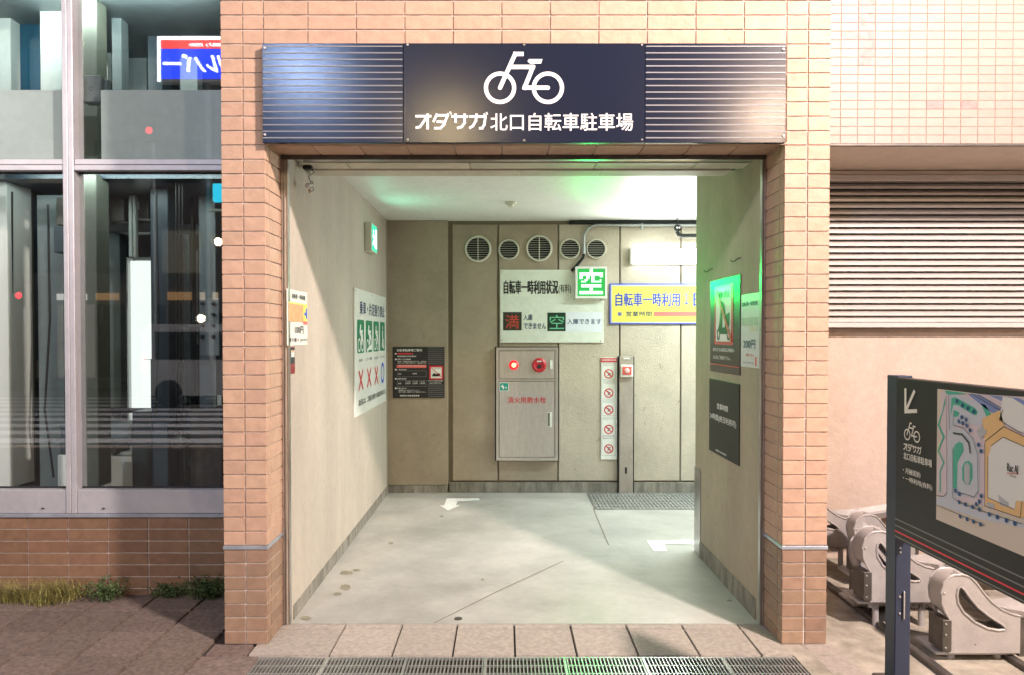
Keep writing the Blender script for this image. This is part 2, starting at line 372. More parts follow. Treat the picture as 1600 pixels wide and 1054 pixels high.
def rng(a, b, st):
    out = [a]
    while out[-1] + st < b - 1e-4: out.append(out[-1] + st)
    return out + [b]

# ================================================================== GROUND
struct('ground', G().box(-60, 60, -60, 60, -0.6, -0.06), m_asphalt)
struct('road', G().box(-40, 40, -12.5, -1.6, -0.09, -0.05 + -0.004), m_asphalt)
pv = struct('pavement', G().box(-9, 1.62, -1.4, 4.42, -0.058, -0.014), m_pave_joint)
struct('kerb', G().bbox(-40, 40, -1.6, -1.402, -0.09, 0.0, 0.012), m_grout)
struct('far_pavement', G().box(-40, 40, -17, -12.5, -0.09, 0.05), m_asphalt)
struct('right_pavement', G().box(1.622, 9, -1.4, 3.2, -0.058, -0.004), m_yard)
yard = struct('concrete_yard', G().box(1.372, 6, 3.202, 5.03, -0.055, 0.0), m_yard)
cw = G()
for k in range(9): cw.box(-13, -2.0 + 0 * k, -2.6 - k * 0.95, -2.15 - k * 0.95, -0.053, -0.049)
part('crosswalk_marking', cw, m_white_paint, bpy.data.objects['road'])
XL, XI, XJ, XR = -1.376, -1.158, 1.357, 1.583      # outer left, reveals, outer right
YF, YB = 3.60, 3.85
us = [(-2.31 + .29 * k) for k in range(-11, 12)]
def paver_pick(i, j): return m_paver
tiles(pv, FZ.sub(0, 0, -0.016), [u for u in us if u < XL + .3], [2.33, 2.62, 2.91, 3.19, 3.475, 3.765, 4.055, 4.345], 0.016, 0.012, 0.0012, m_paver, 'paving_slab',
      pick=lambda i, j: None if (i >= len([u for u in us if u < XL + .3]) - 2 and j >= 4) else m_paver)
tx = [XI - .06] + [hitZ(p, 1028).x for p in (511, 610, 706, 805, 903, 1000, 1097, 1195)] + [XJ + .10]
tiles(pv, FZ.sub(0, 0, -0.016), tx, [3.476, 3.795], 0.016, 0.006, 0.0012, m_paver_g, 'paving_slab')
tiles(pv, FZ.sub(0, 0, -0.016), tx, [3.795, 3.862], 0.0155, 0.006, 0.0006, m_paver_g, 'paving_slab')
tiles(pv, FZ.sub(0, 0, -0.016), [XL - .05, XI - .065], [3.476, 3.61], 0.016, 0.012, 0.0012, m_paver, 'paving_slab')
tiles(pv, FZ.sub(0, 0, -0.016), [XJ + .105, XJ + .26], [3.2, 3.476, 3.61], 0.016, 0.012, 0.0012, m_paver_g, 'paving_slab')
tiles(pv, FZ.sub(0, 0, -0.016), [u for u in us if u > -1.2], [2.05, 2.34, 2.63, 2.92, 3.12], 0.016, 0.012, 0.0012, m_paver, 'paving_slab')

# front drain grate
def grate(name, x0, x1, y0, y1, z, label, pitch, bw, kind_dir='y', slant=0.0, cross=3, secs=8):
    t = thing(name, label, 'drain grate', ((x0 + x1) / 2, (y0 + y1) / 2, z - .03))
    part('drain_channel', G().box(x0, x1, y0, y1, z - .034, z - .029), m_dark, t)
    fr = G().box(x0, x1, y0, y0 + .008, z - .028, z).box(x0, x1, y1 - .008, y1, z - .028, z).box(x0, x0 + .008, y0 + .008, y1 - .008, z - .028, z).box(x1 - .008, x1, y0 + .008, y1 - .008, z - .028, z)
    part('edge_frame', fr, m_grate, t)
    g = G(); x = x0 + .014; n = int((x1 - x0 - .03) / pitch)
    for k in range(n):
        xx = x0 + .014 + k * pitch
        g.hexa([(xx, y0 + .009, z - .022), (xx + bw, y0 + .009, z - .022), (xx + bw + slant, y1 - .009, z - .022), (xx + slant, y1 - .009, z - .022),
                (xx, y0 + .009, z - .001), (xx + bw, y0 + .009, z - .001), (xx + bw + slant, y1 - .009, z - .001), (xx + slant, y1 - .009, z - .001)])
    part('bearing_bars', g, m_grate, t, kind='stuff')
    for k in range(cross):
        yy = y0 + (y1 - y0) * (k + 1) / (cross + 1)
        part('cross_bar', G().box(x0 + .009, x1 - .009, yy - .003, yy + .003, z - .013, z - .0035), m_grate, t)
    for k in range(1, secs):
        xx = x0 + (x1 - x0) * k / secs
        part('section_bar', G().box(xx - .006, xx + .006, y0 + .009, y1 - .009, z - .024, z + .0006), m_grate, t)
    return t
gx0, gx1 = hitZ(388, 1028).x, hitZ(1252, 1028).x
grate('drain_grate', gx0, gx1, 3.14, 3.462, -0.001, 'long galvanised drain grate crossing the pavement in front of the entrance', 0.0172, 0.005, secs=7)

# ================================================================== PASSAGE (floor, ceiling, walls)
WL, WR, YC, YW = -1.127, 1.342, 5.18, 7.17
ZC = 2.62
struct('passage_floor', G().box(WL - .02, XR - .02, 3.865, YW + .1, -0.05, 0.0).box(XR - .02, 5.0, 5.05, YW + .1, -0.05, 0.0), m_floor)
fl = bpy.data.objects['passage_floor']
def seam(pts, wd=.006, m=m_joint, nm='floor_joint', z=.0025):
    g = G(); g.stroke(FZ, [tuple(hitZ(*p).xy) for p in pts], wd, z); return part(nm, g, m, fl)
seam([(678, 973), (780, 922), (880, 876)], .006)
seam([(927, 794), (951, 851)], .006)
seam([(607, 776), (930, 776)], .004)
for (px, py, rx, ry, sd) in ((541, 894, 11, 3, 1), (557, 890, 6, 2, 2), (540, 917, 9, 4.5, 3), (528, 927, 7, 2.5, 4), (611, 848, 4, 1.6, 5), (754, 905, 2.5, 1.4, 6), (690, 806, 4, 1.2, 7), (478, 965, 9, 3, 8), (1140, 938, 5, 1.5, 9)):
    rr = random.Random(sd); pts = []
    for k in range(16):
        a = 2 * math.pi * k / 16; q = rr.uniform(.75, 1.15); h = hitZ(px + math.cos(a) * rx * q, py + math.sin(a) * ry * q); pts.append((h.x, h.y))
    part('floor_stain', G().flat(FZ, pts, .0022 + sd * .0001), m_stain, fl)
c = hitZ(716, 966); t = tag(part('floor_plug', G().lathe(FZ, c.x, c.y, [(.022, .001), (.021, .004), (.012, .005)]), m_rackd, smooth=False), 'small round dark metal plug set in the concrete floor near the threshold', 'floor plug')
def zpoly(pxs): return [tuple(hitZ(*p).xy) for p in pxs]
a1 = zpoly([(698, 778), (749, 778), (749, 781), (715, 783), (712, 789), (719, 789), (700, 797), (687, 789), (694, 789)])
part('floor_arrow', G().flat(FZ, a1, .003), m_white_paint, fl)
a2 = zpoly([(1010, 844), (1068, 844), (1066, 841.5), (1106, 847), (1086, 853), (1083, 850), (1038, 849.5), (1043, 861), (1022, 861)])
part('floor_arrow', G().flat(FZ, a2, .003), m_white_paint, fl)
struct('passage_ceiling', G().box(WL - .02, XR - .03, 4.335, YW + .1, ZC, ZC + .1).box(XR - .03, 5.0, 5.05, YW + .1, ZC, ZC + .1), m_ceil)
struct('room_ceiling', G().box(-7, XL, 4.46, 9.6, 3.6, 3.66), m_grey)
tag(part('light_stop_slab', G().box(-7, 6.5, YB + .01, 9.8, 3.72, 3.85), m_plaster), 'unseen slab added above the entrance facade to stop light leaking in', 'light blocker')  # unseen slab added so lamp light cannot leak in from above
# left wall
t = thing('side_wall', 'beige rendered wall on the left side of the passage', 'wall', (WL - .1, 5.5, 0))
part('render_face', G().box(XL + .012, WL, YB + .005, YW + .1, 0.0, ZC - .001), m_wall_l, t)
F = FXp(WL)
part('skirting', G().fbox(F, 3.92, YW - .02, 0.001, .075, 0.0005, .006), m_skirt, t)
part('corner_bead', G().fbox(F, YW - .10, YW - .065, 0.08, ZC, .0005, .006), m_wall_b, t)
# back wall
t = thing('back_wall', 'tan concrete panel wall across the end of the passage', 'wall', (0, YW + .1, 0))
part('backing', G().box(WL - .02, 5, YW, YW + .12, 0, ZC - .001), m_joint, t)
F = FY(YW)
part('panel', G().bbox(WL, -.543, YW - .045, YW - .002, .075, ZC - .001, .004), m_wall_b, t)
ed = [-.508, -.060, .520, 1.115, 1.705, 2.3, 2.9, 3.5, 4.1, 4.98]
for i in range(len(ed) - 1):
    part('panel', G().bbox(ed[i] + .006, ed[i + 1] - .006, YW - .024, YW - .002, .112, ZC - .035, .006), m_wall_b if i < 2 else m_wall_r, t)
part('skirting', G().box(WL, -.55, YW - .055, YW - .002, .001, .073), m_skirt, t)
part('skirting', G().box(-.53, 1.16, YW - .045, YW - .002, .001, .098), m_skirt, t)
part('skirting', G().box(1.24, 4.98, YW - .045, YW - .002, .001, .098), m_skirt, t)
# right partition and corridor
t = thing('partition_wall', 'tan painted wall on the right side of the passage ending at the corridor corner', 'wall', (WR + .1, 4.5, 0))
part('render_face', G().box(WR, XR - .015, YB + .005, YC, 0, ZC - .001), m_wall_rr, t)
F = FXm(WR)
part('skirting', G().fbox(F, -(YC - .14), -(3.92), .001, .11, .0005, .006), m_skirt, t)
tag(part('corner_guard', G().fbox(F, -(YC + .004), -(YC - .15), .002, .60, .0008, .005).box(WR, WR + .12, YC + .0008, YC + .005, .002, .60), m_steel2), 'brushed steel corner guard at the foot of the right partition wall', 'corner guard')
tag(part('corridor_wall', G().box(XR - .01, 5, 5.045, YC, 0, ZC - .001), m_wall_rr), 'plain wall closing the near side of the bright corridor', 'wall')
tag(part('corridor_end_wall', G().box(4.9, 5.0, YC + .001, YW, 0.001, ZC - .002), m_wall_r), 'plain wall closing the far end of the bright corridor', 'wall')
# front soffit with shutter slot
t = thing('shutter_head', 'shutter slot of steel strip and cream boards over the opening', 'shutter head', (0.1, 4.1, 2.44))
part('steel_strip', G().box(WL, WR, YB + .012, 4.02, 2.452, 2.51), m_steel2, t)
part('front_lip', G().box(XI + .001, XJ - .001, YB - .001, YB + .012, 2.425, 2.51), m_rackd, t)
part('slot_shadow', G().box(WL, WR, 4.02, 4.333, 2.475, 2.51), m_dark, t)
xs = [WL, -.86, -.19, .5, 1.05, WR]
for i in range(5): part('soffit_board', G().bbox(xs[i] + .002, xs[i + 1] - .002, 4.03, 4.17, 2.447, 2.474, .002), m_soffit, t)
xs = [WL + .02, .09, .55, WR - .06]
for i in range(3): part('soffit_board', G().bbox(xs[i] + .001, xs[i + 1] - .001, 4.185, 4.325, 2.440, 2.474, .002), m_soffit, t)
part('downstand_beam', G().box(WL, WR, YB + .012, 4.333, 2.511, 3.7), m_soffit, t)
# guide rails
for x, s, lb in ((XI + .002, 1, 'steel shutter guide rail against the left reveal'), (XJ - .002, -1, 'steel shutter guide rail against the right reveal')):
    t = thing('guide_rail', lb, 'guide rail', (x, YB, 0), 'shutter guide rails')
    e = WL if s > 0 else WR
    def bx(xa, xb, ya, yb): return G().box(min(xa, xb), max(xa, xb), ya, yb, 0.001, 2.424)
    part('outer_flange', bx(x, x + s * .008, YB - .006, YB + .004), m_steel2, t)
    part('channel_back', bx(x + s * .008, e, YB + .014, YB + .0195), m_rackd, t)
    part('inner_flange', bx(e, e + s * .004, YB - .002, YB + .03), m_steel2, t)
    part('middle_flange', bx(x + s * .013, x + s * .018, YB - .004, YB + .013), m_steel2, t)

# ================================================================== TILED PORTAL
TH_ = 0.006
ZT, PT = 0.487, 0.0695
up = rng(ZT, 2.4530, PT)
topz = [ZT + PT * k for k in range(48)]
def reveal(side): pass
for nm, x0, x1, inner, lb in (('left', XL, XI, XI, 'left tiled pillar of the entrance, orange tile over a brown tiled base'), ('right', XJ, XR, XJ, 'right tiled pillar of the entrance, brightly lit peach tile over a brown base')):
    t = thing('entrance_pillar', lb, 'pillar', ((x0 + x1) / 2, YF + .1, 0), 'entrance pillars')
    cx0, cx1 = (x0 + TH_, x1 - TH_)
    part('pillar_core', G().box(cx0, cx1, YF + TH_, YB, 0, ZT - .02), m_grout_low, t)
    part('pillar_core', G().box(cx0, cx1, YF + TH_, YB, ZT - .019, 2.452), m_grout, t)
    part('band_trim', G().bbox(x0 - .001, x1 + .001, YF - .003, YB - .002, ZT - .019, ZT - .001, .002), m_zinc, t)
    mid = (x0 + x1) / 2
    lows = [.0 + (ZT - .02) * k / 7 for k in range(8)]
    tiles(t, FY(YF + TH_), [x0, mid, x1], lows, TH_, .006, .0004, m_tile_low)
    tiles(t, FY(YF + TH_), [x0, mid, x1], up, TH_, .0042, .0013, m_tile)
    if nm == 'left':
        Fr = FXp(XI - TH_); ur = [YF + .004, YF + .055, YB]
    else:
        Fr = FXm(XJ + TH_); ur = [-YB, -(YF + .055), -(YF + .004)]
    tiles(t, Fr, ur, lows, TH_, .006, .0004, m_tile_low)
    tiles(t, Fr, ur, up, TH_, .0042, .0013, m_tile)
hd = thing('tiled_header', 'orange to peach tiled wall above the entrance opening', 'wall', (0.1, YF + .1, 2.46))
part('header_core', G().box(XL + TH_, XR - TH_, YF + TH_, YB, 2.453, 3.72), m_grout, hd)
hx = [XL, (XL + XI) / 2, XI - .008, XI + .207]
hx += [hx[3] + .2345 * k for k in range(1, 10)] + [XJ + .005, (XJ + XR) / 2, XR]
hx = hx[:-4] + [XI + .207 + .2345 * 9, XJ + .008, (XJ + XR) / 2, XR]
tiles(hd, FY(YF + TH_), hx, [z for z in topz if 2.42 < z < 3.5], TH_, .0042, .0013, m_tile)
tiles(hd, Frame((0, 0, 2.453), (1, 0, 0), (0, -1, 0)), hx[2:-2], [-YB, -(YF + .06), -YF - .004], TH_, .005, .001, m_tile)

# left low wall
lw = thing('low_wall', 'dark brown tiled low wall under the left windows', 'wall', (-2.9, 4.36, 0))
YL = 4.30
part('wall_core', G().box(-4.9, XL + .01, YL + TH_, YL + .2, -.01, .455), m_grout_low, lw)
part('cap_strip', G().bbox(-4.9, XL + .005, YL - .012, YL + .2, .456, .478, .002), m_zinc, lw)
tiles(lw, FY(YL + TH_), [XL - .235 * k for k in range(14, -1, -1)], [-.035 + .07 * k for k in range(8)], TH_, .005, .0004, m_tile_dark)

# right upper wall of small tiles
rw = thing('upper_tiled_wall', 'upper wall of small peach tiles over the louvered recess', 'wall', (2.6, 4.4, ZC))
YR = 4.34
part('wall_core', G().box(XR - .02, 6, YR + .006, 5.2, ZC + .012, 3.72), m_grout_pink, rw)
part('edge_bead', G().box(XR - .02, 6, YR - .002, YR + .02, ZC + .001, ZC + .011), m_rackd, rw)
x0 = hitY(1292.5, 100, YR).x
pink = {(2, 5), (2, 6), (2, 7), (2, 8), (1, 8), (2, 9), (2, 10), (2, 11), (6, 16 - 0), (8, 16)}
rows = [ZC + .012 + .0503 * k for k in range(19)]
def pk(i, j):
    k = 16 - j   # row from the top of the photo
    if i == 2 and 9 <= j <= 16: return m_tile_pink
    if i == 1 and j == 12: return m_tile_pink
    if i in (6, 8) and j == 4: return m_tile_pink
    return m_tile_small
tiles(rw, FY(YR + .006), [x0 - .02 + .1003 * k for k in range(17)], rows, .003, .0036, .0002, m_tile_small, pick=pk)
# recess
YV = 5.03
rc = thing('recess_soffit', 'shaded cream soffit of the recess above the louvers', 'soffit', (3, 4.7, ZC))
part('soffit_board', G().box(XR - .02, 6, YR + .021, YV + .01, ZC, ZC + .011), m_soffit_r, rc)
lv = thing('louver_screen', 'wide cream louver screen set in the recessed wall', 'louver', (3, YV, 1.6))
part('louver_backing', G().box(XR - .01, 6, YV - .001, YV + .014, 1.60, ZC - .001), m_rackd, lv)
part('louver_frame', G().bbox(XR - .01, 6, YV - .075, YV - .005, 2.545, 2.585, .003), m_louv, lv)
part('louver_frame', G().bbox(XR - .01, 6, YV - .06, YV - .004, 2.586, ZC - .004, .003), m_soffit_r, lv)
part('louver_sill', G().bbox(XR - .01, 6, YV - .095, YV - .005, 1.565, 1.598, .003), m_louv, lv)
nsl = 22; z0 = 1.603; pz = (2.54 - z0) / nsl
bl = G().add([(1.57, -.052, 0), (6, -.052, 0), (6, -.052, .015), (1.57, -.052, .015), (1.57, -.012, pz * .93), (6, -.012, pz * .93), (6, -.046, .0), (1.57, -.046, .0)],
             [(0, 1, 2, 3), (3, 2, 5, 4), (0, 7, 6, 1), (7, 4, 5, 6)])
me = None
for k in range(nsl):
    g = G().add([v + Vector((0, YV, z0 + pz * k)) for v in bl.v], bl.f)
    if me is None: o = part('slat', g, m_louv, lv); me = o
    else:
        o = me.copy(); COL.objects.link(o); o.parent = lv; o.location = me.location + Vector((0, 0, pz * k))
tag(part('plaster_wall', G().box(XR - .012, 6, YV, 5.044, 0.0, 1.56).box(XR - .012, 6, YV + .015, 5.044, 1.561, ZC), m_plaster), 'peach roughcast wall under the louvers behind the bike racks', 'wall')

# ================================================================== LEFT WINDOWS
YG = 4.35
wn = thing('glazed_screen', 'large aluminium framed window left of the entrance, panes with a frosted band', 'window', (-2.9, YG, .48))
def wx(px, py=520, y=YG - .03): return hitY(px, py, y).x
def wz(py, y=YG - .03): return hitY(200, py, y).z
xm0, xm1 = wx(105), wx(121.5)
zt0, zt1 = wz(268), wz(250)
zb0, zb1 = .479, wz(763)
def fr(x0, x1, z0, z1, nm='frame_member', y0=YG - .06, y1=YG + .05): part(nm, G().bbox(x0, x1, y0, y1, z0, z1, .003), m_frame, wn)
fr(xm0, (xm0 + xm1) / 2 - .001, zb0, 3.7); fr((xm0 + xm1) / 2 + .001, xm1, zb0, 3.7)
for (a, b) in ((-4.9, xm0 - .001), (xm1 + .001, XL - .001)):
    fr(a, b, zb0, zb1, y0=YG - .052)
    zm = (zt0 + zt1) / 2
    fr(a, b, zt0, zm - .001, y0=YG - .054); fr(a, b, zm + .001, zt1, y0=YG - .05)
    for (c0, c1) in ((zb1 + .001, zt0 - .001), (zt1 + .001, 3.7)):
        part('glass_pane', G().box(a, b, YG, YG + .006, c0, c1), m_glass, wn)
    part('gasket', G().box(a, b, YG - .004, YG + .012, zb1 + .001, zb1 + .009), m_cable, wn)
    part('gasket', G().box(a, b, YG - .004, YG + .012, zt0 - .009, zt0 - .001), m_cable, wn)
fr(xm0 - .55 - .95, xm0 - .55 - .9, zb1, 3.7)
for px, py in ((67, 793), (162, 793)):
    h = hitY(px, py, YG - .06); part('drip_slot', G().box(h.x - .008, h.x + .008, YG - .064, YG - .0605, h.z - .003, h.z + .003), m_dark, wn)
# frosted band
def film(px0, px1, y=YG + .012):
    m = M('frosted_band', (0.52, 0.57, 0.58), 0.35, mott=0.03, mscale=3)
    part('frosted_band', G().box(wx(px0, 200), wx(px1, 200), y, y + .004, zt1 + .002, wz(141, y)), m, wn)
film(-110, 103); film(152, 346)
# room behind the windows
struct('lift_room_floor', G().box(-7, XL, 4.5, 9.6, .30, .42), m_grey2)
t = thing('lift_room_wall', 'dark blue grey back wall of the lift room behind the glass', 'wall', (-3.5, 8.4, .4))
part('back_panel', G().box(-7, XL, 8.4, 8.5, .42, 3.6), m_grey2, t)
part('side_panel', G().box(-7, -6.9, 4.5, 8.4, .42, 3.6), m_grey, t)
part('side_panel', G().box(XL - .02, XL - .004, 4.5, 8.4, .42, 3.6), m_grey2, t)
def inn(name, mat, px0, px1, py0, py1, d, th, label, cat, b=.004):
    p0 = hitY(px0, py1, d); p1 = hitY(px1, py0, d)
    return tag(part(name, G().bbox(p0.x, p1.x, d, d + th, p0.z, p1.z, b), mat), label, cat)
# upper storey behind the upper panes
inn('wall_panel', m_teal, 17, 62, -60, 142, 5.0, .05, 'teal blue panel behind the upper left pane', 'panel')
inn('steel_column', m_pale, -20, 15, -60, 142, 4.9, .1, 'pale column left of the teal blue panel', 'column')
inn('steel_column', m_pale, 63, 101, -60, 142, 4.8, .12, 'pale broad column right of the teal blue panel', 'column')
inn('steel_column', m_olive, 118, 150, -60, 262, 4.62, .12, 'dark column beside the mullion behind the upper right pane', 'column')
inn('steel_column', m_grey2, 231, 252, -60, 142, 5.2, .15, 'dark blue column behind the upper right pane near the blue lit sign', 'column')
inn('wall_panel', m_grey, 193, 229, 30, 142, 5.6, .05, 'grey green panel between the stair and the dark blue column', 'panel')
inn('wall_panel', m_pale, 146, 172, -40, 128, 5.5, .05, 'white tiled wall strip behind the sloping stair stringer', 'panel')
inn('steel_column', m_pale, 281, 307, -60, 142, 5.6, .1, 'pale column seen behind the reflected blue sign', 'column')
inn('steel_column', m_grey, 175, 188, -60, 142, 4.9, .1, 'slim grey column beside the stair stringer', 'column')
a = [hitY(146, 52, 5.3), hitY(146, 78, 5.3), hitY(174, 128, 5.3), hitY(174, 108, 5.3)]
tag(part('stair_stringer', G().prism(FY(5.3), [(q.x, q.z) for q in a], 0, .05), m_white), 'white sloping stair stringer behind the upper right pane', 'stair')
a = [hitY(190, -30, 5.1), hitY(232, 25, 5.1), hitY(232, 36, 5.1), hitY(190, -12, 5.1)]
tag(part('sloping_rail', G().prism(FY(5.1), [(q.x, q.z) for q in a], 0, .05), m_grey), 'grey sloping rail above the grey green panel', 'rail')
sb = thing('switch_box', 'small grey metal switch box fixed beside the dark column inside the glass', 'switch box', hitY(154, 166, 4.5))
p0 = hitY(140, 166, 4.5); p1 = hitY(168, 125, 4.5)
part('box_body', G().bbox(p0.x, p1.x, 4.42, 4.5, p0.z, p1.z, .004), m_grey, sb); 
q0 = hitY(168, 154, 4.5); q1 = hitY(174, 128, 4.5); part('side_latch', G().bbox(q0.x, q1.x, 4.45, 4.5, q0.z, q1.z, .003), m_grey, sb)
part('cover_mark', G().ring(FY(4.42), p0.x + .055, (p0.z + p1.z) / 2, .01, .013, .001), m_black, sb)
tag(part('floor_slab', G().box(-7, XL - .03, 4.66, 8.3, zt0 + .03, zt1 + .30), m_grey2), 'edge of the intermediate floor slab behind the frosted band', 'floor slab')
# lower storey
inn('white_pier', m_white, -30, 10, 275, 762, 4.75, .25, 'bright white pier at the left end behind the lower left pane', 'pier')
inn('steel_column', m_olive, 11, 22, 275, 762, 4.9, .2, 'slim olive column touching the white pier', 'column')
inn('steel_column', m_pale if False else m_grey, 62, 98, 305, 762, 4.9, .15, 'broad grey column behind the lower left pane', 'column')
inn('steel_column', m_grey2, 46, 60, 300, 762, 5.1, .15, 'dark column left of the broad grey column', 'column')
inn('junction_box', m_grey2, 84, 102, 355, 395, 4.8, .08, 'dark square junction box on the broad grey column', 'junction box')
inn('junction_box', m_rackd, 88, 101, 310, 352, 4.8, .08, 'dark tall junction box near the top of the grey column', 'junction box')
inn('white_cabinet', m_white, 90, 121, 710, 764, 4.6, .3, 'small white cabinet behind the lower left pane', 'cabinet')
inn('controller_case', m_grey2, 94, 105, 662, 709, 4.6, .1, 'dark controller case on top of the small white cabinet', 'controller')
lt = thing('lattice_frame', 'grey lattice frame with square openings behind the lower left pane', 'frame', hitY(35, 760, 5.6))
for (a0, a1, b0, b1) in ((20, 46, 275, 296), (20, 46, 312, 322), (20, 46, 352, 362), (20, 23, 297, 311), (41, 46, 297, 311), (20, 23, 323, 351), (41, 46, 323, 351), (41, 46, 363, 760)):
    p0 = hitY(a0, b1, 5.6); p1 = hitY(a1, b0, 5.6); part('frame_bar', G().box(p0.x, p1.x, 5.6, 5.66, p0.z, p1.z), m_grey, lt)
tag(part('drain_pipe', G().tube([hitY(33, 760, 5.3), hitY(34, 640, 5.3), hitY(41, 560, 5.3), hitY(43, 470, 5.3), hitY(47, 430, 5.3), hitY(58, 418, 5.3)], .035, 12), m_grey2, smooth=True), 'curved dark pipe rising behind the lower left pane', 'pipe')
inn('steel_column', m_olive, 124, 150, 272, 760, 4.6, .15, 'olive column beside the mullion behind the lower right pane', 'column')
inn('steel_beam', m_grey, 166, 236, 349, 363, 5.6, .15, 'horizontal grey beam above the bright doorway', 'beam')
inn('steel_beam', m_grey, 262, 320, 350, 366, 5.7, .15, 'horizontal grey beam behind the lift cables', 'beam')
inn('steel_beam', m_grey, 262, 312, 300, 312, 5.9, .1, 'upper grey beam behind the lift cables', 'beam')
inn('steel_column', m_grey, 171, 187, 364, 660, 5.7, .1, 'blue grey column left of the bright doorway', 'column')
inn('steel_column', m_grey2, 238, 262, 275, 760, 4.95, .15, 'dark blue column right of the bright doorway', 'column')
inn('steel_column', m_pale if False else m_grey, 264, 275, 366, 755, 5.5, .1, 'slim grey column behind the cables', 'column')
inn('steel_column', m_grey, 288, 296, 366, 755, 5.6, .1, 'thin grey column right of the cables', 'column')
inn('steel_column', m_grey, 313, 336, 275, 755, 5.2, .1, 'grey column close to the entrance pillar', 'column')
inn('strip_board', m_white, 152, 164, 475, 660, 5.3, .04, 'narrow white board left of the bright doorway', 'board')
inn('guide_strip', m_pale, 201, 205, 278, 402, 5.2, .04, 'pale vertical guide strip above the doorway', 'guide rail')
inn('guide_strip', m_pale, 208, 211, 278, 402, 5.2, .04, 'second pale vertical guide strip above the doorway', 'guide rail')
dw = thing('lit_doorway', 'bright white lit doorway behind the lower right pane', 'doorway', hitY(212, 655, 6.2))
md = emis('lit_white_door', (0.95, 1.0, 0.95), 1.15)
for (a0, a1, b0, b1) in ((201, 219, 408, 655), (220, 237, 408, 560), (220, 231, 561, 655)):
    p0 = hitY(a0, b1, 6.2); p1 = hitY(a1, b0, 6.2); part('door_leaf', G().bbox(p0.x, p1.x, 6.2, 6.25, p0.z, p1.z, .003), md, dw)
p0 = hitY(188, 660, 6.15); p1 = hitY(199, 402, 6.15); part('door_frame', G().bbox(p0.x, p1.x, 6.15, 6.25, p0.z, p1.z, .003), m_white, dw)
p0 = hitY(188, 407, 6.15); p1 = hitY(238, 402, 6.15); part('door_frame', G().bbox(p0.x + .1, p1.x, 6.15, 6.25, p0.z, p1.z, .003), m_pale, dw)
tb = thing('machine_bench', 'grey bench on a white box holding small equipment', 'bench', hitY(180, 760, 5.1))
for (nm, m, a0, a1, b0, b1, th) in (('bench_beam', m_grey, 152, 205, 661, 684, .2), ('box_body', m_white, 153, 206, 712, 762, .3), ('box_top', m_pale, 153, 206, 705, 711, .3)):
    p0 = hitY(a0, b1, 5.1); p1 = hitY(a1, b0, 5.1); part(nm, G().bbox(p0.x, p1.x, 5.1, 5.1 + th, p0.z, p1.z, .004), m, tb)
p = hitY(193, 705, 5.2); part('motor', G().lathe(Frame((p.x, 5.12, p.z + .03), (1, 0, 0), (0, 0, 1)), 0, 0, [(.035, -.1), (.035, .04), (.02, .06)], 16), m_rackd, tb, smooth=True)
inn('control_cabinet', m_grey2, 207, 237, 642, 762, 5.1, .3, 'blue grey control cabinet below the bright doorway', 'cabinet')
inn('control_cabinet', m_rackd, 297, 345, 640, 762, 5.0, .3, 'black ribbed cabinet close to the entrance pillar', 'cabinet')
inn('control_cabinet', m_grey2, 240, 262, 660, 762, 4.85, .1, 'dark narrow cabinet at the foot of the dark blue column', 'cabinet')
cb = thing('lift_cables', 'bundle of three black lift cables behind the lower right pane', 'cable', hitY(280, 760, 4.8))
for px in (275, 280, 285):
    part('cable', G().tube([hitY(px, 276, 4.8), hitY(px + 1, 700, 4.8)], .0045, 8), m_cable, cb, smooth=True)
p = hitY(281, 690, 4.8); part('pulley', G().lathe(Frame((p.x, 4.78, p.z), (1, 0, 0), (0, 0, 1)), 0, 0, [(.045, -.02), (.05, 0), (.03, .02)], 20), m_rackd, cb, smooth=True)
mc = thing('drive_unit', 'dark lift drive unit with pale plates under the slab', 'machine', hitY(180, 340, 5.3))
for (m, a0, a1, b0, b1, nm) in ((m_rackd, 170, 196, 278, 306, 'motor_case'), (m_rackd, 172, 194, 307, 346, 'gear_case'), (m_pale, 178, 184, 288, 304, 'rating_plate'), (m_olive, 150, 169, 285, 350, 'mounting_plate'), (m_rackd, 212, 232, 290, 342, 'motor_case'), (m_pale, 214, 218, 316, 328, 'rating_plate')):
    p0 = hitY(a0, b1, 5.3); p1 = hitY(a1, b0, 5.3); f = -.01 if nm == 'rating_plate' else 0.0
    part(nm, G().bbox(p0.x, p1.x, 5.3 + f, 5.4 + f, p0.z, p1.z, .004), m, mc)
er = thing('lift_equipment', 'small brackets, pipes and plates of the bicycle lift between the columns behind the glass', 'lift equipment', hitY(220, 760, 5.4))
rr = random.Random(11)
m_eq = [m_grey2, m_rackd, m_olive, m_grey, m_pale, m_cable]
for k in range(64):
    left = k % 4 == 0
    px = rr.uniform(14, 98) if left else rr.uniform(150, 338); py = rr.uniform(282, 745); d = rr.uniform(5.0, 6.6); q0_ = hitY(px, py, d)
    if rr.random() < .35: w_, h_ = rr.uniform(.008, .02), rr.uniform(.3, 1.1)
    elif rr.random() < .5: w_, h_ = rr.uniform(.1, .4), rr.uniform(.012, .04)
    else: w_, h_ = rr.uniform(.03, .10), rr.uniform(.03, .14)
    if q0_.z - h_ < .44 or q0_.x + w_ > XL - .1 or 165 < px < 240: continue
    part('pipe' if h_ > .29 else 'bracket' if w_ > .09 else 'plate', G().bbox(q0_.x, q0_.x + w_, d, d + .03, q0_.z - h_, q0_.z, .002), m_eq[min(5, int(abs(rr.gauss(0, 2.2))))], er)
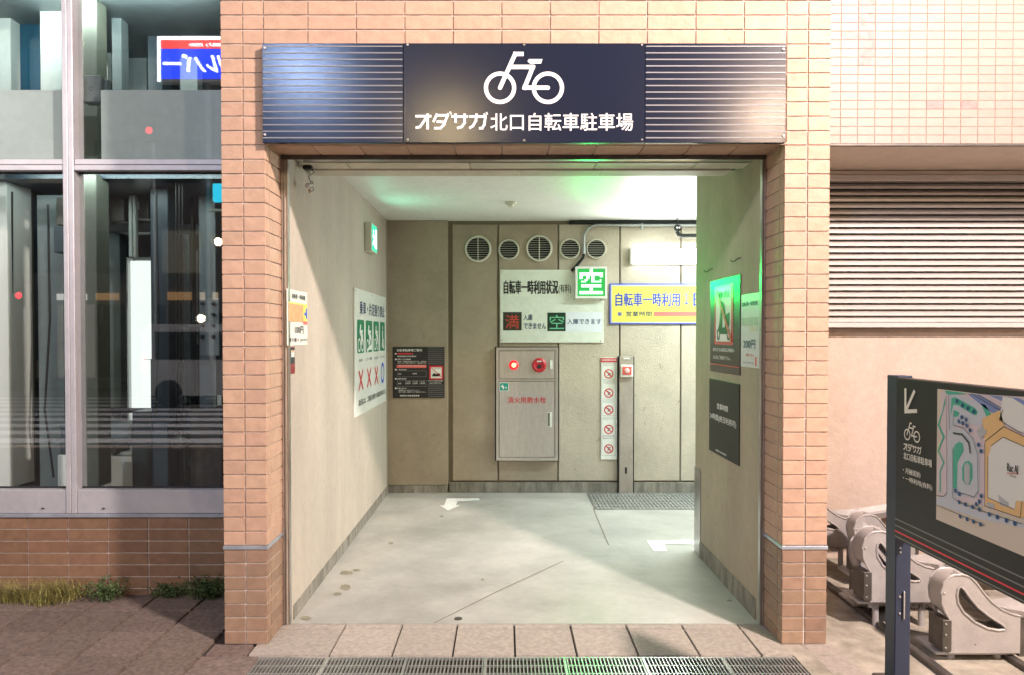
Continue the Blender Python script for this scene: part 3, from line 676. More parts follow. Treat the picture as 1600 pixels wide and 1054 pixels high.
for (pts, rad) in (((( 160, 300, 5.2), (160, 420, 5.2), (168, 440, 5.2), (168, 600, 5.2)), .012), (((300, 290, 5.3), (300, 470, 5.3), (308, 490, 5.3), (308, 640, 5.3)), .014), (((244, 300, 4.85), (248, 500, 4.85), (243, 650, 4.85)), .006), (((75, 320, 4.8), (78, 500, 4.8), (70, 640, 4.8), (84, 745, 4.8)), .007), (((18, 300, 4.8), (18, 700, 4.8)), .01)):
    part('cable', G().tube([hitY(*p) for p in pts], rad, 8), m_cable, er, smooth=True)
wp = thing('wheel_rack_panel', 'grey panel studded with dark round rollers near the entrance pillar', 'panel', hitY(325, 560, 4.9))
p0 = hitY(312, 555, 4.9); p1 = hitY(342, 466, 4.9); part('panel_board', G().bbox(p0.x, p1.x, 4.9, 4.93, p0.z, p1.z, .003), m_grey, wp)
for i in range(2):
    for j in range(4):
        p = hitY(317 + 17 * i, 475 + 17 * j, 4.9); part('roller', G().lathe(Frame((p.x, 4.9, p.z), (1, 0, 0), (0, 0, 1)), 0, 0, [(.011, 0), (.011, .02), (.007, .024)], 12), m_cable, wp)
for sx, zz, ay, en, wh in ((-2.4, 2.53, 1.2, 8, 'below the floor slab near the pillar'), (-4.2, 2.53, 1.2, 9, 'below the floor slab at the far left'), (-2.4, 3.57, 1.2, 20, 'under the upper ceiling near the pillar'), (-4.2, 3.57, 1.2, 20, 'under the upper ceiling at the far left')):
    t = thing('room_fill_lamp', 'added hidden fill lamp %s' % wh, 'lamp', (sx, 4.50, zz + .03))  # added lamp tucked behind the window frame to light the room's front faces
    part('diffuser', G().bbox(sx - .6, sx + .6, 4.47, 4.53, zz + .008, zz + .028, .004), m_vent, t)
    lamp('room_fill_light', 'AREA', (sx, 4.50, zz), en, (.86, 1, .97), 1.2, aim=(sx, 8.5, zz - ay), sy=.06)

# ================================================================== MAIN SIGN
YS = 3.56
F = FY(YS)
def q(px, py, y=YS): h = hitY(px, py, y); return (h.x, h.z)
sg = thing('entrance_sign', 'long navy sign with white bicycle symbol over the entrance', 'sign', (0.1, YS, 2.43))
zA, zB = q(800, 223.5)[1], q(800, 68)[1]
xa, xb, xc, xd = q(410, 150)[0], q(630, 150)[0], q(1008, 150)[0], q(1228, 150)[0]
part('striped_panel', G().bbox(xa, xb, YS, YS + .028, zA, zB, .002), m_sign, sg)
part('name_panel', G().bbox(xb + .001, xc - .001, YS - .002, YS + .028, zA, zB, .002), m_sign, sg)
part('striped_panel', G().bbox(xc, xd, YS, YS + .028, zA, zB, .002), m_sign, sg)
for px in (460, 700, 940, 1180):
    x = q(px, 150)[0]; part('mounting_bracket', G().box(x - .015, x + .015, YS + .0285, YF - .001, zA + .04, zB - .04), m_rackd, sg)
for k in range(15):
    z = zB - .012 - (zB - zA - .02) * (k + .1) / 14.6
    for (u0, u1) in ((xa + .002, xb - .003), (xc + .003, xd - .003)):
        part('stripe', G().box(u0, u1, YS - .0022, YS - .0004, z - .0026, z + .0026), m_stripe, sg)
for px, py in ((414, 76), (414, 211), (1224, 78), (1224, 213)):
    x, z = q(px, py); part('bolt', G().lathe(F, x, z, [(.007, 0), (.007, .004), (.004, .007)], 12), m_steel, sg)
for px, py in ((637, 71), (637, 219), (1003, 71), (1003, 219), (819, 71), (819, 220)):
    x, z = q(px, py); part('bolt', G().lathe(F, x, z, [(.006, 0.002), (.006, .005), (.003, .007)], 12), m_steel2, sg)
def bike(F, q, par, c, m, s=1.0):
    "the bicycle symbol, drawn in the pixels of the enlarged sign; q maps them on the board"
    g = G(); sc_ = abs(q(100, 0)[0] - q(0, 0)[0]) / 100
    for cx in (628, 960):
        x, z = q(cx, 302); g.ring(F, x, z, 84 * sc_, 112 * sc_, c, 44)
    W = 29 * sc_
    g.stroke(F, [q(628, 302), q(733, 68), q(792, 68)], W, c + .0006)
    g.disc(F, *q(628, 302), W / 2, c + .0003, 16)
    g.stroke(F, [q(705, 158), q(856, 158), q(798, 302), q(960, 302)], W, c + .0012)
    g.disc(F, *q(960, 302), W / 2, c + .0003, 16)
    g.flat(F, [q(818, 118), q(830, 103), q(922, 103), q(912, 134), q(835, 134)], c + .0003)
    return part('bicycle_symbol', g, m, par)
m_swhite = M('white_sign_lettering', (0.85, 0.85, 0.84), 0.4)
qs = lambda x, y: q(640 + x / 4.444, 70 + y / 4.444)
bike(F, qs, sg, .0035, m_swhite)
def odasaga(F, q, par, c, m):
    g = G(); sc_ = abs(q(100, 0)[0] - q(0, 0)[0]) / 100; W = 17 * sc_; n = 0
    for st in ([(40, 499), (152, 499)], [(126, 481), (126, 591)], [(120, 506), (72, 574), (42, 580)],
               [(192, 481), (165, 540)], [(190, 493), (264, 493), (238, 560), (215, 582), (170, 583)], [(188, 537), (244, 540)], [(264, 478), (271, 496)], [(281, 468), (289, 486)],
               [(290, 502), (406, 502)], [(320, 481), (320, 545)], [(382, 481), (382, 545), (362, 573), (330, 583)],
               [(415, 502), (527, 502), (518, 560), (504, 582), (482, 584)], [(466, 481), (460, 532), (440, 566), (415, 583)], [(517, 480), (523, 494)], [(533, 471), (540, 488)]):
        g.stroke(F, [q(*p) for p in st], W if len(st) > 2 or abs(st[0][0] - st[1][0]) > 20 or abs(st[0][1] - st[1][1]) > 30 else W * .6, c + .0003 * (n % 3), 0.0); n += 1
    return part('lettering', g, m, par)
odasaga(F, qs, sg, .0035, m_swhite)
a = qs(562, 600); b = qs(1550, 478)
text(F, '北口自転車駐車場', a[0], b[0], a[1], b[1], .0038, m_swhite, sg, .012)

# ================================================================== SIGNS INSIDE, BACK WALL
YP = YW - .026
def qb(px, py, y=YP): h = hitY(px, py, y); return (h.x, h.z)
def rect(px0, px1, py0, py1, y=YP): a = qb(px0, py1, y); b = qb(px1, py0, y); return a[0], b[0], a[1], b[1]
def board(name, label, cat, px0, px1, py0, py1, mat, th=.015, y=YP, pname='sign_plate'):
    x0, x1, z0, z1 = rect(px0, px1, py0, py1, y)
    t = thing(name, label, cat, ((x0 + x1) / 2, y, z0))
    part(pname, G().bbox(x0, x1, y - th, y - .0005, z0, z1, .002), mat, t)
    return t, FY(y - th)
def btext(t, F, s, px0, px1, py0, py1, mat, c=.0015, bold=0.0, **k):
    y = F.o.y; a = hitY(px0, py1, y); b = hitY(px1, py0, y); return text(F, s, a.x, b.x, a.z, b.z, c, mat, t, bold, **k)
def brect(t, F, px0, px1, py0, py1, mat, c=.0012, nm='print_block'):
    y = F.o.y; a = hitY(px0, py1, y); b = hitY(px1, py0, y); return part(nm, G().frect(F, a.x, b.x, a.z, b.z, c), mat, t)
# status board (pixels of enlarged crop: x/5.019+700, y/5.019+340)
t, F = board('status_board', 'white status board with 満 and 空 squares on the back wall', 'sign board', 781.5, 943, 422, 534.5, m_mint)
C8 = lambda x: 700 + x / 5.019
D8 = lambda y: 340 + y / 5.019
btext(t, F, '自転車一時利用状況', C8(438), C8(862), D8(495), D8(600), m_black, bold=.032)
btext(t, F, '(有料)', C8(868), C8(965), D8(525), D8(600), m_black, bold=.012)
brect(t, F, C8(432), C8(578), D8(743), D8(886), M('dark_olive_print', (.03, .035, .02), .4))
mr = emis('dull_red_lettering', (1, .16, .10), .42); mg = emis('pale_green_lettering', (.35, 1, .6), .45)
btext(t, F, '満', C8(450), C8(556), D8(765), D8(872), flatm('orange_red_print', (.50, .06, .035)), c=.0024)
brect(t, F, C8(779), C8(922), D8(747), D8(892), M('dark_green_print', (.008, .035, .02), .4))
btext(t, F, '空', C8(797), C8(910), D8(765), D8(875), flatm('mint_print', (.14, .50, .28)), c=.0024)
brect(t, F, C8(923), C8(1208), D8(742), D8(898), m_ltblue)
btext(t, F, '入庫', C8(592), C8(662), D8(760), D8(808), m_navyp, bold=.02)
btext(t, F, 'できません', C8(594), C8(768), D8(828), D8(874), m_navyp, bold=.02)
btext(t, F, '入庫できます', C8(935), C8(1202), D8(795), D8(838), m_navyp, c=.0022, bold=.012)
for x, y in ((424, 428), (979, 429), (422, 956), (1197, 962), (988, 645), (1200, 648)):
    h = hitY(C8(x), D8(y), F.o.y); part('screw', G().lathe(F, h.x, h.z, [(.008, 0), (.007, .003), (.003, .004)], 10), m_steel2, t)
# LED box
t = thing('led_indicator', 'square lit green display showing 空 above the status board', 'display', (*(lambda v: (v.x, v.y))(hitY(923, 442, YP)), hitY(923, 467, YP).z))
yb = YP - .075
x0, x1, z0, z1 = rect(899, 948.5, 417, 466.5, yb)
part('housing', G().bbox(x0, x1, yb, YP - .016, z0, z1, .004), m_vent, t)
F = FY(yb); bw = .022
part('lit_screen', G().frect(F, x0 + bw, x1 - bw, z0 + bw, z1 - bw, .001), emis('green_led_field', (0.0, 0.80, 0.10), .62), t)
fg = G()
for (a0, a1, b0, b1) in ((x0, x1, z0, z0 + bw * .85), (x0, x1, z1 - bw * .85, z1), (x0, x0 + bw * .85, z0 + bw * .85, z1 - bw * .85), (x1 - bw * .85, x1, z0 + bw * .85, z1 - bw * .85)): fg.fbox(F, a0, a1, b0, b1, .0005, .012)
part('bezel', fg, m_whitepl, t)
pat = ['.......XX.......', '.......XX.......', '.XXXXXXXXXXXXXX.', '.XXXXXXXXXXXXXX.', '.XX..XX.XX...XX.', '.XX..XX.XX......', '....XX..XX...X..', '..XXX...XXXXXX..', '................', '..XXXXXXXXXXXX..', '..XXXXXXXXXXXX..', '.......XX.......', '.......XX.......', '.XXXXXXXXXXXXXX.', '.XXXXXXXXXXXXXX.', '................']
dg = G(); st = (x1 - x0 - 2 * bw) / 16
for j, row in enumerate(pat):
    for i, ch in enumerate(row):
        if ch == 'X':
            a = x0 + bw + (i + .12) * st; b = z1 - bw - (j + .88) * st; dg.frect(F, a, a + st * .76, b, b + st * .76, .003)
part('lit_dots', dg, emis('led_dots', (.62, 1, .7), 2.8), t)
for px, py in ((900, 470), (945, 470)):
    h = hitY(px, py, yb); part('screw', G().lathe(F, h.x, h.z + .012, [(.005, -.002), (.004, .003)], 8), m_steel2, t)
LED = Vector(((x0 + x1) / 2, yb - .02, (z0 + z1) / 2))
lamp('led_light', 'AREA', LED, 5.0, (0.0, 1.0, 0.13), .22, aim=LED + Vector((.20, -1, -.13)), spread=R(95))
# yellow sign
t, F = board('price_sign', 'yellow sign with blue border reading 自転車一時利用 partly hidden by the partition', 'sign', 952, 1150, 443.5, 507, m_blue2)
CA = lambda x: 880 + x / 4.571
DA = lambda y: 330 + y / 4.571
brect(t, F, CA(340), 1149, DA(528), DA(800), m_white)
brect(t, F, CA(345), 1148.5, DA(533), DA(796), m_blue2, .0018)
brect(t, F, CA(349), 1148, DA(537), DA(792), m_yellow, .0024)
btext(t, F, '自転車一時利用', CA(374), CA(832), DA(585), DA(680), m_blue2, .0036, .03)
btext(t, F, '１', CA(866), CA(893), DA(588), DA(664), m_blue2, .0036, .012)
btext(t, F, '日', CA(930), CA(1000), DA(588), DA(680), m_blue2, .0036, .03)
btext(t, F, '※', CA(386), CA(420), DA(720), DA(752), m_blue2, .0036, .01)
btext(t, F, '営業時間', CA(448), CA(632), DA(716), DA(754), m_navyp, .0036, .02)
brect(t, F, CA(646), 1140, DA(720), DA(752), m_redtape, .0036, 'tape_strip')
# guide board (black) crop zoom 10.54 origin 600,530
YQ = YW - .0455
def CB(x): return 600 + x / 10.54
def DB(y): return 530 + y / 10.54
x0, x1, z0, z1 = rect(614, 694.5, 541, 620.5, YQ)
t, F = board('guide_board', 'square black guide board with dense white text and a small red framed symbol', 'sign board', 614, 694.5, 541, 620.5, m_sign2, .012, YQ)
gb = lambda s, a0, a1, b0, b1, m=m_white, c=.0015, bo=.01: btext(t, F, s, CB(a0), CB(a1), DB(b0), DB(b1), m, c, bo)
gb('自転車駐車場ご案内', 215, 625, 150, 192, bo=.02)
gb('■', 180, 205, 218, 240); gb('■', 182, 206, 308, 332); gb('■', 182, 206, 478, 502); gb('■', 182, 206, 628, 652); gb('■', 182, 206, 784, 808)
brect(t, F, CB(215), CB(480), DB(216), DB(240), m_red, nm='tape_strip')
gb('営業時間(終日利用可)', 218, 530, 258, 288)
gb('利用できる自転車', 218, 440, 308, 332)
gb('自転車、原動機付自転車に限ります。定期利用', 222, 695, 346, 368, bo=0)
gb('はあらかじめ申請が必要です。一時利用の方は', 222, 695, 374, 392, bo=0)
brect(t, F, CB(210), CB(697), DB(412), DB(460), m_redtape)
gb('一時利用の方は発券機で利用券をお受け取り', 222, 690, 418, 434, c=.003, bo=0)
gb('一時利用料金', 218, 370, 480, 502); gb('定期利用料金', 218, 370, 628, 652); gb('お問い合わせ', 218, 370, 786, 808)
def gline(pts, w=4):
    g = G(); g.stroke(F, [(lambda h: (h.x, h.z))(hitY(CB(a), DB(b), F.o.y)) for a, b in pts], w / 10.54 / 162, .0015); part('ruled_line', g, m_stripe, t)
for (a, b, c_, d) in ((218, 510, 695, 606), (218, 668, 695, 765)):
    gline([(a, b), (c_, b), (c_, d), (a, d), (a, b)])
gb('自転車', 235, 285, 550, 572, bo=0); gb('100円', 470, 540, 545, 568); gb('自転車', 235, 285, 705, 728, bo=0)
for k in range(3): gb('1か月 3か月'[0:3], 355 + 118 * k, 430 + 118 * k, 680, 698, bo=0); gb('2,000円', 350 + 118 * k, 438 + 118 * k, 705, 730, bo=0)
gb('管理事務所までお問い合わせください。', 240, 585, 820, 838, bo=0)
gb('場内での事故、盗難等について責任を負いません。', 240, 690, 848, 868, bo=0)
gb('相模原市自転車駐車場', 262, 580, 905, 932, bo=.02)
for k in range(9):
    y = 130 + k * 33; gline([(722, y), (982, y)], 6)
for k in range(7):
    y = 742 + k * 32; gline([(722, y), (982, y)], 6)
brect(t, F, CB(745), CB(975), DB(424), DB(652), m_red); brect(t, F, CB(772), CB(948), DB(452), DB(630), m_whitepl, .0024)
gb('乗入禁止', 830, 930, 458, 478, m_black, .0034, 0)
g = G()
def gp(a, b): h = hitY(CB(a), DB(b), F.o.y); return (h.x, h.z)
g.flat(F, [gp(*p) for p in ((790, 600), (800, 570), (825, 545), (850, 560), (865, 590), (925, 600), (930, 570), (905, 545), (870, 550), (858, 600))], .0034)
part('scooter_symbol', g, m_black, t); g = G().stroke(F, [gp(778, 456), gp(940, 612)], .006, .0044); part('slash', g, m_red, t)
gb('原付の方は駅前広場側の', 725, 975, 664, 684, bo=0); gb('入口をご利用下さい。', 735, 955, 700, 722, bo=0)

# vents
for i, (px, py, r) in enumerate(((747, 389.5, 21), (795, 390.5, 16.5), (842.5, 388.5, 21), (890.5, 389.5, 16.5), (931.5, 389.5, 16))):
    h = hitY(px, py, YP); rr = r / 162.5
    lb = ['large round vent grille at the left end of the row', 'small round vent grille between the two large ones', 'large round vent grille above the left half of the status board', 'small round vent grille left of the bent conduit', 'small round vent grille right of the bent conduit'][i]
    t = thing('vent_grille', lb, 'vent', (h.x, YP, h.z), 'round vent grilles in a row')
    F = FY(YP - .001)
    part('vent_void', G().disc(F, h.x, h.z, rr * .86, .003, 28), m_dark, t)
    g = G(); prof = [(rr, 0), (rr, .012), (rr * .94, .022), (rr * .86, .022), (rr * .84, .004)]
    n = 32; vs = []
    for a_, c_ in prof:
        for k in range(n): vs.append(F.p(h.x + math.cos(2 * math.pi * k / n) * a_, h.z + math.sin(2 * math.pi * k / n) * a_, c_))
    fs = [(p * n + k, p * n + (k + 1) % n, (p + 1) * n + (k + 1) % n, (p + 1) * n + k) for p in range(len(prof) - 1) for k in range(n)]
    part('vent_rim', (vs, fs), m_vent, t, smooth=True)
    ns = 10 if rr > .11 else 8
    for k in range(ns):
        v = (k + .5) / ns * 2 - 1; zz = h.z + v * rr * .84; hw = math.sqrt(max(0, 1 - v * v)) * rr * .84
        if hw < .02: continue
        part('slat', G().add([F.p(h.x - hw, zz - .0016, .014), F.p(h.x + hw, zz - .0016, .014), F.p(h.x + hw, zz + .002, .005), F.p(h.x - hw, zz + .002, .005), F.p(h.x - hw, zz - .0026, .012), F.p(h.x + hw, zz - .0026, .012)], [(0, 1, 2, 3), (0, 4, 5, 1)]), m_vent, t)
    if rr > .11: part('mullion', G().fbox(F, h.x - .004, h.x + .004, h.z - rr * .84, h.z + rr * .84, .014, .018), m_vent, t)

# conduit, valve, pipes
def arc(c, r, a0, a1, n, y): return [Vector((c[0] + r * math.cos(R(a0 + (a1 - a0) * i / n)), y, c[1] + r * math.sin(R(a0 + (a1 - a0) * i / n)))) for i in range(n + 1)]
yc = YP - .03
p0 = hitY(912.5, 394, yc); pt = hitY(935, 352, yc); r_ = .13
path = [p0, Vector((p0.x, yc, pt.z - r_))] + arc((p0.x + r_, pt.z - r_), r_, 180, 90, 8, yc)[1:] + [Vector((3.5, yc, pt.z))]
t = thing('conduit', 'grey conduit bending down to the status board from along the ceiling', 'conduit', (p0.x, yc, p0.z))
part('conduit_tube', G().tube(path, .0135, 12), m_pipe, t, smooth=True)
part('coupling', G().tube([hitY(912.5, 397, yc), hitY(912.5, 386, yc)], .0175, 12), m_pipe, t, smooth=True)
part('flexible_tube', G().tube([hitY(912.5, 396, yc), hitY(911, 403, yc), hitY(903, 413, yc), hitY(893, 424, YP - .022)], .014, 10), m_piped, t, smooth=True)
for px in (1003,):
    h = hitY(px, 352, yc); part('pipe_clip', G().bbox(h.x - .01, h.x + .01, yc - .018, YP - .001, h.z - .035, h.z + .03, .003), m_pipe, t)
t = thing('sprinkler_pipe', 'dark pipe with a round test valve under the corridor ceiling', 'pipe', hitY(1058, 357, yc - .1))
yv = yc - .12
part('pipe_run', G().tube([hitY(1058, 362, yv), hitY(1060, 367, yv), hitY(1066, 368.5, yv), Vector((3.4, yv, hitY(1066, 368.5, yv).z))], .019, 12), m_piped, t, smooth=True)
h = hitY(1058, 357, yv)
part('valve_body', G().lathe(FY(yv - .02), h.x, h.z, [(.03, -.03), (.034, 0), (.03, .012), (.012, .014)], 20), m_piped, t, smooth=True)
part('valve_cap', G().lathe(FY(yv - .034), h.x - .008, h.z, [(.009, 0), (.008, .006)], 12), m_steel2, t)
part('valve_cap', G().lathe(FY(yv - .034), h.x + .013, h.z, [(.009, 0), (.008, .006)], 12), m_steel2, t)
part('hanger', G().tube([h + Vector((0, 0, .02)), Vector((h.x, h.y, ZC - .001))], .006, 8), m_piped, t)
# top rail against the ceiling
tag(part('cable_duct', G().bbox(.62, 4.8, YP - .05, YP - .001, 2.588, 2.612, .003), m_piped), 'thin dark duct along the top of the back wall', 'duct')
# ceiling light on the back wall
t = thing('wall_light', 'bright rectangular fluorescent light on the back wall beside the partition', 'light fitting', (2.0, YP, 2.2))
x0 = hitY(986, 400, YP - .06).x; zA_, zB_ = hitY(1000, 413, YP - .06).z, hitY(1000, 388, YP - .06).z
part('diffuser', G().bbox(x0 + .008, 2.5, YP - .075, YP - .012, zA_ + .008, zB_ - .008, .006), m_light, t)
part('end_cap', G().bbox(x0 - .008, x0 + .008, YP - .07, YP - .002, zA_, zB_, .003), m_vent, t)
part('back_tray', G().bbox(x0 + .008, 2.5, YP - .012, YP - .002, zA_, zB_, .002), m_vent, t)
lamp('wall_light_lamp', 'AREA', (x0 + .62, YP - .09, (zA_ + zB_) / 2), 46, (.93, 1.0, .93), 1.2, aim=(x0 + .62, 0, (zA_ + zB_) / 2 - 1.0), sy=.14)
for cx_ in (2.35, 3.9):
    t = thing('corridor_light', 'fluorescent ceiling light in the hidden corridor, %s one' % ('nearer' if cx_ < 3 else 'farther'), 'light fitting', (cx_, 6.2, ZC - .06))
    part('diffuser', G().bbox(cx_ - .55, cx_ + .55, 6.1, 6.3, ZC - .06, ZC - .001, .006), m_light, t)
    lamp('corridor_lamp', 'AREA', (cx_, 6.2, ZC - .07), 62, (.86, 1.0, 1.0), 1.1, aim=(cx_, 6.2, 0), sy=.2)

# fire hose cabinet : crop zoom 5.855, origin 760,540
CC = lambda x: 760 + x / 5.855
DC = lambda y: 540 + y / 5.855
YH = YP - .035
t = thing('hydrant_cabinet', 'stainless steel fire hydrant cabinet with red lamp and alarm button', 'cabinet', (hitY(823, 718, YP).x, YP, hitY(823, 718, YP).z))
def cr(a0, a1, b0, b1, y): p = hitY(CC(a0), DC(b1), y); r = hitY(CC(a1), DC(b0), y); return p.x, r.x, p.z, r.z
x0, x1, z0, z1 = cr(90, 655, 12, 1045, YH)
part('shadow_gap', G().box(x0 - .012, x1 + .012, YP - .004, YP - .001, z0 - .008, z1 + .008), m_dark, t)
part('cabinet_frame', G().bbox(x0, x1, YH, YP - .004, z0, z1, .003), m_steel, t)
fg = G(); e = .018
for (a0, a1, b0, b1) in ((x0, x1, z0, z0 + e), (x0, x1, z1 - e, z1), (x0, x0 + e, z0 + e, z1 - e), (x1 - e, x1, z0 + e, z1 - e)): fg.fbox(FY(YH), a0, a1, b0, b1, .0005, .008)
part('raised_rim', fg, m_steel, t)
ux = cr(118, 622, 44, 296, YH); dx = cr(118, 622, 322, 1012, YH)
part('panel_gap', G().fbox(FY(YH), ux[0] - .004, ux[1] + .004, ux[2] - .004, ux[3] + .004, .0002, .001), m_dark, t)
part('panel_gap', G().fbox(FY(YH), dx[0] - .004, dx[1] + .004, dx[2] - .004, dx[3] + .004, .0002, .001), m_dark, t)
part('upper_panel', G().bbox(ux[0], ux[1], YH - .006, YH - .0012, ux[2], ux[3], .001), m_steel, t)
dr = part('lower_door', G().bbox(dx[0], dx[1], YH - .006, YH - .0012, dx[2], dx[3], .001), m_steel, t)
F = FY(YH - .006)
hx_ = cr(555, 600, 603, 738, YH - .006); part('door_handle', G().fbox(F, hx_[0], hx_[1], hx_[2], hx_[3], .0005, .004), m_whitepl, dr)
hx_ = cr(560, 580, 608, 732, YH - .006); part('handle_recess', G().frect(F, *hx_, .005), M('handle_olive', (.13, .13, .08), .5), dr)
hx_ = cr(582, 606, 128, 208, YH - .006); part('latch', G().fbox(F, *hx_, .0005, .01), m_whitepl, t)
h = hitY(CC(251), DC(172), F.o.y)
lb_ = part('warning_lamp', G().lathe(F, h.x, h.z, [(.047, 0), (.045, .012), (.035, .02), (.02, .03)], 28), M('red_lens', (.6, .01, .02), .3, emit=(1, .02, .04), es=.75), t, smooth=True)
part('lamp_core', G().lathe(F, h.x, h.z, [(.024, .018), (.022, .032), (.012, .038)], 20), emis('lamp_glow', (1, .62, .28), 2.2), lb_)
h = hitY(CC(483), DC(173), F.o.y)
ab = part('alarm_button', G().lathe(F, h.x, h.z, [(.070, 0), (.068, .014), (.05, .024), (.045, .02)], 32), M('alarm_red', (.5, .015, .03), .35), t, smooth=True)
part('button_core', G().disc(F, h.x, h.z - .012, .021, .0245, 20), m_black, ab)
part('button_label', G().frect(F, h.x - .022, h.x + .022, h.z + .032, h.z + .044, .0245), m_whitepl, ab)
sx = cr(118, 205, 330, 410, F.o.y); st_ = part('pictogram', G().frect(F, *sx, .001), m_whitepl, t)
sx2 = cr(124, 199, 336, 404, F.o.y); part('pictogram_field', G().frect(F, *sx2, .0018), M('teal_print', (0, .28, .22), .5), st_)
g = G(); cc_ = lambda a, b: (lambda h: (h.x, h.z))(hitY(CC(a), DC(b), F.o.y))
g.flat(F, [cc_(*p) for p in ((133, 370), (150, 345), (150, 360), (160, 362), (160, 392), (150, 392), (148, 378))], .0026); g.ring(F, *cc_(178, 378), .006, .010, .0026, 16)
part('hose_symbol', g, m_white, st_)
tx_ = cr(195, 545, 464, 520, F.o.y); text(F, '消火用散水栓', *tx_[:2], tx_[2], tx_[3], .0015, m_red, t, .012)

# prohibition strip: crop zoom 4.785 origin 930,550
CD = lambda x: 930 + x / 4.785
DD = lambda y: 550 + y / 4.785
t, F = board('prohibition_strip', 'tall narrow white strip sign with five red prohibition rings', 'sign', CD(41), CD(164), DD(37), DD(797), m_whitepl, .01)
brect(t, F, CD(43), CD(163), DD(40), DD(72), m_red)
btext(t, F, '自転車駐車場内の禁止事項', CD(50), CD(157), DD(47), DD(63), m_white, .0024, .01)
for k, (cy, y0_, y1_, s) in enumerate(((158, 80, 203, '火気の持込'), (302, 213, 346, '立入り'), (428, 355, 470, '場内走行'), (573, 482, 618, '危険行為'), (718, 627, 768, '迷惑駐輪'))):
    pts = [cc for cc in ((50, y0_), (152, y0_), (152, y1_), (50, y1_), (50, y0_))]
    f3 = lambda a, b: (lambda h: (h.x, h.z))(hitY(CD(a), DD(b), F.o.y))
    part('ruled_frame', G().stroke(F, [f3(*p) for p in pts], .0022, .0012), m_stripe, t)
    btext(t, F, s + 'はおやめください', CD(58), CD(146), DD(y0_ + 9), DD(y0_ + 17), m_black, .0014)
    c0 = f3(101, cy); rg = part('prohibition_ring', G().ring(F, *c0, .035, .045, .0022, 32), m_red, t)
    g = G(); rr = random.Random(k); u_, v_ = c0
    g.disc(F, u_ - .008, v_ + .014, .007, .0014, 12)
    g.stroke(F, [(u_ - .006, v_ + .008), (u_ + .004, v_ - .006), (u_ + .014, v_ - .018 + .004 * k)], .009, .0014); g.stroke(F, [(u_ - .002, v_ + .004), (u_ + .018, v_ + .002 + .003 * k)], .007, .0018)
    g.stroke(F, [(u_ + .002, v_ - .004), (u_ - .012, v_ - .02)], .007, .0021)
    part('figure_symbol', g, m_black, rg)
    part('slash', G().stroke(F, [(u_ - .027, v_ + .027), (u_ + .027, v_ - .027)], .009, .0028), m_red, rg)
# cover channel with alarm box
t = thing('cover_channel', 'tall aluminium cover channel with a red alarm box at its head', 'cover channel', (hitY(978, 766, YP).x, YP, 0))
a = hitY(967.5, 700, YP - .05); b = hitY(989, 700, YP - .05); zt_ = hitY(978, 556, YP - .05).z
part('channel_cover', G().bbox(a.x, b.x, YP - .055, YP - .03, .002, zt_, .003), m_alpost, t)
part('channel_side', G().box(a.x - .012, b.x + .014, YP - .03, YP - .001, .002, zt_), m_piped, t)
F = FY(YP - .055); xm = (a.x + b.x) / 2
part('key_slot', G().frect(F, xm - .012, xm + .008, hitY(978, 739, F.o.y).z, hitY(978, 729, F.o.y).z, .001), m_dark, t)
part('top_handle', G().fbox(F, xm - .03, xm + .03, zt_ - .025, zt_ - .012, .0005, .01), m_whitepl, t)
for z in (.36, .92, .5, 1.15):
    for s in (-1, 1): part('screw', G().lathe(F, xm + s * .048, z, [(.005, 0), (.003, .003)], 8), m_steel2, t)
zc_ = hitY(978, 578.5, F.o.y).z
ab = part('alarm_box', G().bbox(xm - .06, xm + .06, YP - .09, YP - .0555, zc_ - .058, zc_ + .058, .006), m_whitepl, t)
part('alarm_face', G().bbox(xm - .043, xm + .043, YP - .098, YP - .091, zc_ - .035, zc_ + .043, .004), M('coral_plastic', (.70, .10, .09), .35), ab)
part('alarm_button', G().lathe(FY(YP - .0985), xm, zc_ + .004, [(.025, 0), (.024, .006), (.015, .01)], 20), M('pale_pink_plastic', (.75, .5, .48), .35), ab)
def scuffs(F, par, u0, u1, v0, v1, n, seed, c=.0012, m=None):
    rr = random.Random(seed)
    for k in range(n):
        u, v = rr.uniform(u0, u1), rr.uniform(v0, v1); L_ = rr.uniform(.01, .06); a = rr.uniform(-.5, .9); 
        pts = [(u + L_ * t_ * math.cos(a + t_ * .8), v + L_ * t_ * math.sin(a + t_ * .8)) for t_ in (0, .35, .7, 1)]
        part('scuff_mark', G().stroke(F, pts, rr.uniform(.0015, .005), c, 0), m or m_scuff, par)
m_scuff = M('brown_scuff', (.16, .13, .09), .8)
bw_ = bpy.data.objects['back_wall']
scuffs(FY(YW - .024), bw_, 1.13, 1.68, .55, 1.25, 16, 3); scuffs(FY(YW - .024), bw_, -.04, .5, .25, 1.2, 7, 4); scuffs(FY(YW - .045), bw_, -1.08, -.6, .3, 1.9, 7, 5); scuffs(FY(YW - .024), bw_, .55, 1.1, .2, 1.0, 6, 8)
scuffs(FXp(WL), bpy.data.objects['side_wall'], 4.0, 7.0, .15, 1.1, 18, 6); scuffs(FXm(WR), bpy.data.objects['partition_wall'], -5.0, -4.0, .2, 1.0, 10, 7)
# drain grate at back
a = hitZ(918, 768); b = hitZ(930, 794)
grate('floor_grate', .795, 2.6, 6.42, 7.07, .012, 'galvanised floor grate at the foot of the back wall under the bright light', 0.034, 0.011, slant=.0, cross=5, secs=2)
